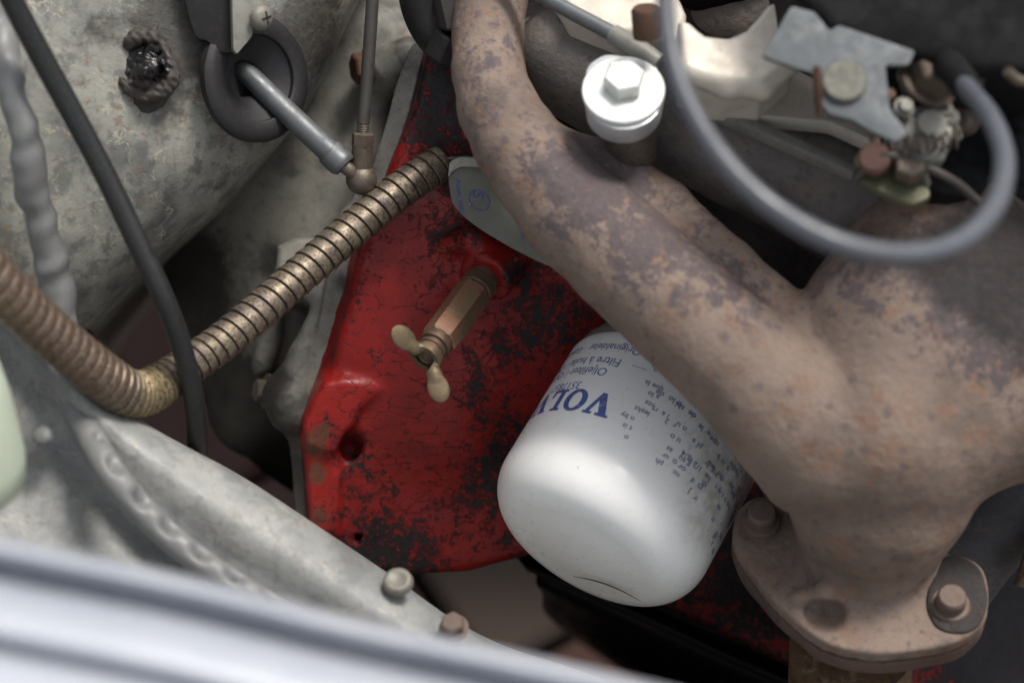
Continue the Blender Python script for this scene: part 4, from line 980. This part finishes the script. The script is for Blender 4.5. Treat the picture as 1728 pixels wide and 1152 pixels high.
tube('arm', [(1500,205,616,14),(1530,260,612,16),(1590,262,612,14)], MT['grey_casting'], sl_, 16, 16)
yb = thing('choke_clamp', (1510, 300, 620), 'yellowish zinc cable clamp with a faded red plug', 'clamp')
polyprism('plate', [(1440,262),(1460,250),(1560,300),(1572,330),(1540,346),(1500,330),(1450,304)], K(1505, 300, 616), nrm((-.1, .5, .85)), 3.5, MT['yellow_zinc'], yb, .8, 2)
P, F = lathe([(0,.01),(0,5.2),(3,5.2),(4,4.2),(4,.01)], K(1478, 272, 614), nrm((-.35, .3, .88)), 28); mesh('plug', P, F, MT['red_plug'], yb, sharp=40)
tube('stud', [(1480,230,620,12),(1478,262,616,12)], MT['old_steel'], yb, 8, 16)
P, F = bolt_head(K(1535, 290, 612), nrm((-.1, .5, .85)), 5, 5); mesh('bolt', P, F, MT['old_steel'], yb, sharp=30)

ab = thing('air_box', (1560, 20, 600), 'matt black air filter box filling the top right corner', 'air filter')
def f_box(p):
    d = d_prism(p, [(1330,-240),(1345,-10),(1400,50),(1470,80),(1560,104),(1640,122),(1740,128),(2000,130),(2000,-240)], K(1550, 20, 604), nrm((.02, .12, .99)), 55, 4)
    return d+wob(p, 50, .8)
solid('shell', f_box, (1300,-260,2020,170,560,680), 1.8, MT['black_plastic'], ab)
tube('clip', [(1700,120,588,9),(1716,135,590,10),(1740,140,592,9)], MT['old_steel'], ab, 10, 12)
r5 = random.Random(11)
for i in range(16):
    px_, py_ = r5.uniform(1490, 1640), r5.uniform(120, 330); D_ = r5.uniform(606, 622); r_ = r5.uniform(2.2, 4.6); ax_ = nrm((r5.uniform(-.5, .5), r5.uniform(-.1, .7), .8))
    kind = r5.choice(['screw', 'spacer', 'nut'])
    if kind == 'nut': P, F = bolt_head(K(px_, py_, D_), ax_, r_, r_*.9, washer=r_*1.35)
    elif kind == 'screw': P, F = lathe([(-8,.01),(-8,r_),(0,r_),(.6,r_*.9),(1.0,r_*.5),(1.0,.01)], K(px_, py_, D_), ax_, 24)
    else: P, F = lathe([(-14,.01),(-14,r_*.7),(-5,r_*.7),(-5,r_*1.1),(-3,r_*1.1),(-3,r_*.8),(1,r_*.8),(1,r_*.4),(-1,r_*.35),(-1,.01)], K(px_, py_, D_), ax_, 24)
    mesh(kind, P, F, MT[r5.choice(['grey_casting', 'dull_rod', 'socket_steel', 'old_steel', 'dark_brass'])], sl_, sharp=35)
C, Rr = path([(1500,250,612,10),(1560,240,606,10),(1620,236,612,10)], 160); P, F = sweep(C, Rr*.25, 8); s1 = np.linspace(0, 1, 160)
an = s1*2*PI*9; Cc = C+np.stack([0*an, np.cos(an)*2.6, np.sin(an)*2.6], 1); P, F = sweep(Cc, np.full(160, .5), 8); mesh('spring', P, F, MT['socket_steel'], sl_)
tube('lever_rod', [(1445,300,618,8),(1500,262,610,8),(1600,300,612,8),(1650,340,620,8)], MT['dull_rod'], sl_, 20, 12)
# carburettor body, dark, behind the loop
cbv = thing('carburettor', (1640, 260, 680), 'black greasy carburettor body deep under the air box', 'carburettor')
def f_carb(p):
    d = d_caps(p, [(1640,160,680,110),(1680,330,672,95)]); d = smin(d, d_cyl(p, K(1600, 250, 640), nrm((.1, .4, .9)), 17, -30, 0, 1.5), 4)
    d = smin(d, d_caps(p, [(1180,-40,715,60),(1320,-60,715,60)]), 4)
    d = smin(d, d_caps(p, [(1715,230,630,14),(1722,300,632,16)]), 3)
    return d+wob(p, 14, .5)
solid('body', f_carb, (1080,-160,1900,480,600,760), 1.6, MT['black_plastic'], cbv)
# thin throttle rod and its cable fitting
tr = thing('throttle_rod', (1000, 40, 640), 'thin grey throttle rod running to a brown sleeve above the zinc bolt', 'rod')
tube('shaft', [(840,-50,676,12.5),(930,2,666,13),(1050,66,656,13.5)], MT['steel_rod'], tr, 20, 20)
tube('sleeve', [(1035,58,657,17),(1080,86,652,18),(1112,106,650,15)], MT['grey_casting'], tr, 14, 20)
P, F = lathe([(0,.01),(0,4.6),(9,4.6),(10,3.8),(10,.01)], K(1092, 62, 640), nrm((-.1, .85, .5)), 24); mesh('fitting', P, F, MT['rust_brown'], tr, sharp=40)
# blurred cable loop
cl = thing('cable_loop', (1350,380,540), 'out of focus dark plastic cable sweeping in a wide loop at the top right', 'cable')
tube('cable', [(1118,-160,525,17.1),(1122,-40,521,17.1),(1128,60,517,17.1),(1150,150,513,17.6),(1195,235,510,18.0),(1262,315,507,18.4),(1350,380,505,18.9),(1445,420,505,19.8),(1540,430,510,19.8),(1625,405,520,19.8),(1680,345,533,19.8),(1695,270,547,18.9),(1672,200,561,18.0),(1625,140,585,16.2),(1590,95,618,15.3),(1565,40,660,15.3),(1540,-60,690,15.3)], MT['cable_plastic'], cl, 160, 32)
tube('shade_sleeve', [(1640,163,583,24),(1622,135,588,26),(1594,98,612,26),(1575,60,650,24)], MT['black_plastic'], cl, 20, 24)  # black tube added so the cable end fades into the dark

# ================================================================= LOWER LEFT RAIL
rl = thing('frame_rail', (420, 900, 640), 'pale grey pressed inner wing rail running from the left edge down to the white wing', 'body panel')
edge = [(-120,440),(60,582),(158,655),(230,702),(380,787),(500,864),(650,966),(820,1072),(960,1128),(1150,1190),(1400,1260)]
bead = [(-40,500),(70,600),(118,690),(165,770),(245,868),(345,950),(470,1024),(640,1112),(800,1170),(1000,1240),(1250,1320)]
far = [(-400,560),(-300,760),(-180,900),(-60,980),(60,1060),(200,1130),(330,1190),(500,1250),(700,1300),(900,1360),(1150,1420)]
def off(a, b, t): return [(x0+(x1-x0)*t, y0+(y1-y0)*t) for (x0, y0), (x1, y1) in zip(a, b)]
nE = len(edge); De = np.linspace(655, 640, nE)
rowsR = [[(x, y+8, 900) for x, y in edge], [(x, y+2, 760) for x, y in edge], [(x, y+1, 690) for x, y in edge], [(x, y, d+14) for (x, y), d in zip(edge, De)], [(x, y, d+6) for (x, y), d in zip(off(edge, bead, .03), De)], [(x, y, d) for (x, y), d in zip(off(edge, bead, .10), De)],
  [(x, y, d-9) for (x, y), d in zip(off(edge, bead, .45), De)], [(x, y, d-6) for (x, y), d in zip(off(edge, bead, .85), De)], [(x, y, d-6) for (x, y), d in zip(off(edge, bead, 1.0), De)],
  [(x, y, d+9) for (x, y), d in zip(off(bead, far, .07), De)], [(x, y, d+4) for (x, y), d in zip(off(bead, far, .3), De)], [(x, y, d-6) for (x, y), d in zip(off(bead, far, .65), De)], [(x, y, d-20) for (x, y), d in zip(far, De)]]
def drail(x, y):
    d = .5*np.sin(x/70)+.3*np.sin(y/50+x/90)
    # pressed seam lines
    l = (x-592)-(1048-y)*.95; d -= .8*np.exp(-(l/4.5)**2)*(x > 540)*(y > 960)
    return d
rp = loft('panel', rowsR, MT['rail_grey'], rl, 150, 110, 1.2, drail)
addattr(rp, 'grime_shade', spots=[(60,650,50,.35),(30,700,40,.3),(170,700,30,.35),(60,900,90,.3),(250,900,60,.3),(350,960,60,.35),(540,1000,10,.5),(520,1010,14,.4),(190,760,20,.1)])
# round seam bead with pressed dimples
sb = [(-40,-60,640,18),(-5,40,636,22),(22,150,630,25),(45,260,636,27),(68,370,646,28),(90,460,654,28),(108,550,658,27),(122,640,656,26),(145,720,644,25),(190,800,628,25),(255,876,628,24),(335,944,627,23),(430,1004,626,21),(520,1050,626,18),(640,1105,626,15)]
C, Rr = path(sb, 420); xx, yy = topx(C); s_ = np.concatenate([[0], np.cumsum(np.linalg.norm(np.diff(C, axis=0), axis=1))])
P, F = sweep(C, Rr, 40); Cn = np.repeat(C, 40, 0); rv = (P-Cn); rn = rv/np.linalg.norm(rv, axis=1)[:, None]
side = rn[:, 0]*.62+rn[:, 1]*.45+rn[:, 2]*.64; ss = np.repeat(s_, 40); low = np.repeat(smooth(690, 760, yy), 40)
P = P-rn*((low*4.2*np.exp(-((1-side)/.22)**2)*(.5+.5*np.sin(ss*2*PI/13.2))**2)[:, None]+(1-low)[:, None]*(.6*np.sin(ss/6.5+side*1.5)+.6*np.sin(ss/3.1+rn[:, 0]*2)*np.sin(ss/11.)+.5*np.sin(ss/1.9+rn[:, 1]*3+1)*np.sin(ss/7.+2)**2)[:, None])
mesh('seam_bead', P, F, MT['bead_grey'], rl, sharp=180)
P, F = lathe([(-1,.01),(-1,3.3),(1.2,3.3),(2.2,2.7),(2.7,1.4),(2.8,.01)], K(72, 735, 640), nrm((-.1, .35, .9)), 28); mesh('rivet', P, F, MT['rail_grey'], rl, sharp=60)
P, F = lathe([(-3,.01),(-3,3),(0,3.2),(0,4.9),(.8,5.0),(2.4,4.5),(3.0,3.7),(2.7,2.6),(2.2,1.6),(2.2,.01)], K(672, 984, 641.5), nrm((-.05, .62, .78)), 40); mesh('screw', P, F, MT['screw_zinc'], rl, sharp=60)
PF = join(lathe([(-3,.01),(-3,2.6),(0,2.8),(0,4.7),(.8,4.8),(1.2,3.8),(1.2,.01)], K(766, 1060, 636), nrm((-.1, .6, .78)), 32), lathe([(1,.01),(1,3.9),(4.2,3.9),(4.8,3.3),(4.8,.01)], K(766, 1060, 636), nrm((-.1, .6, .78)), hexr=6)); mesh('bolt', *PF, MT['rust_bolt'], rl, sharp=30)

fp = thing('shade_sheet', (600, -600, 935), 'unseen dark sheet added behind the gearbox casing to keep light off the ground', 'light blocker')
loft('panel', [[(-2600,-3600,915),(600,-3600,915),(3600,-3600,915)],[(-2600,-1500,925),(600,-1500,925),(3600,-1500,925)],[(-2600,330,935),(600,330,935),(3600,330,935)]], MT['pan_black'], fp, 12, 12, 1.5)  # unseen sheet, added to block sun and sky from the paving
# ================================================================= GREEN BOTTLE
P, F = lathe([(-150,.01),(-150,24),(-146,27),(-10,27.5),(0,26.5),(6,23),(10,17),(12,9),(13,.01)], K(-92, 640, 575), nrm((.05, 1, .25)), 64)
P, F = lathe([(-52,.01),(-52,20),(-48,25),(-40,26.5),(-20,26.5),(-6,25),(4,20),(9,12),(10,.01)], K(-164, 590, 578), nrm((-.12, .9, .42)), 64)
mesh('fluid_bottle', P, F, MT['green_plastic'], None, sharp=60, label='pale green plastic fluid bottle at the left edge', cat='bottle')

# ================================================================= WHITE WING
wg = thing('wing', (500, 1120, 470), 'glossy white painted wing edge, out of focus along the bottom left', 'car wing')
ln = [(-500,792),(-200,862),(0,905),(300,968),(600,1042),(860,1098),(1100,1152),(1400,1226),(1800,1330)]
prof = [(14,500),(3,462),(0,448),(5,442),(20,437),(32,439),(42,443),(54,447),(68,443),(92,432),(124,423),(158,420),(172,422),(182,425),(194,420),(210,415),(260,408),(400,398),(700,410)]
rowsW = []
for i, (dy, D) in enumerate(prof): rowsW.append([(x-dy*.12, y+dy*(1.0 if x < 300 else 1.0), D) for x, y in ln])
loft('panel', rowsW, MT['white_paint'], wg, 50, 260, 1.0)
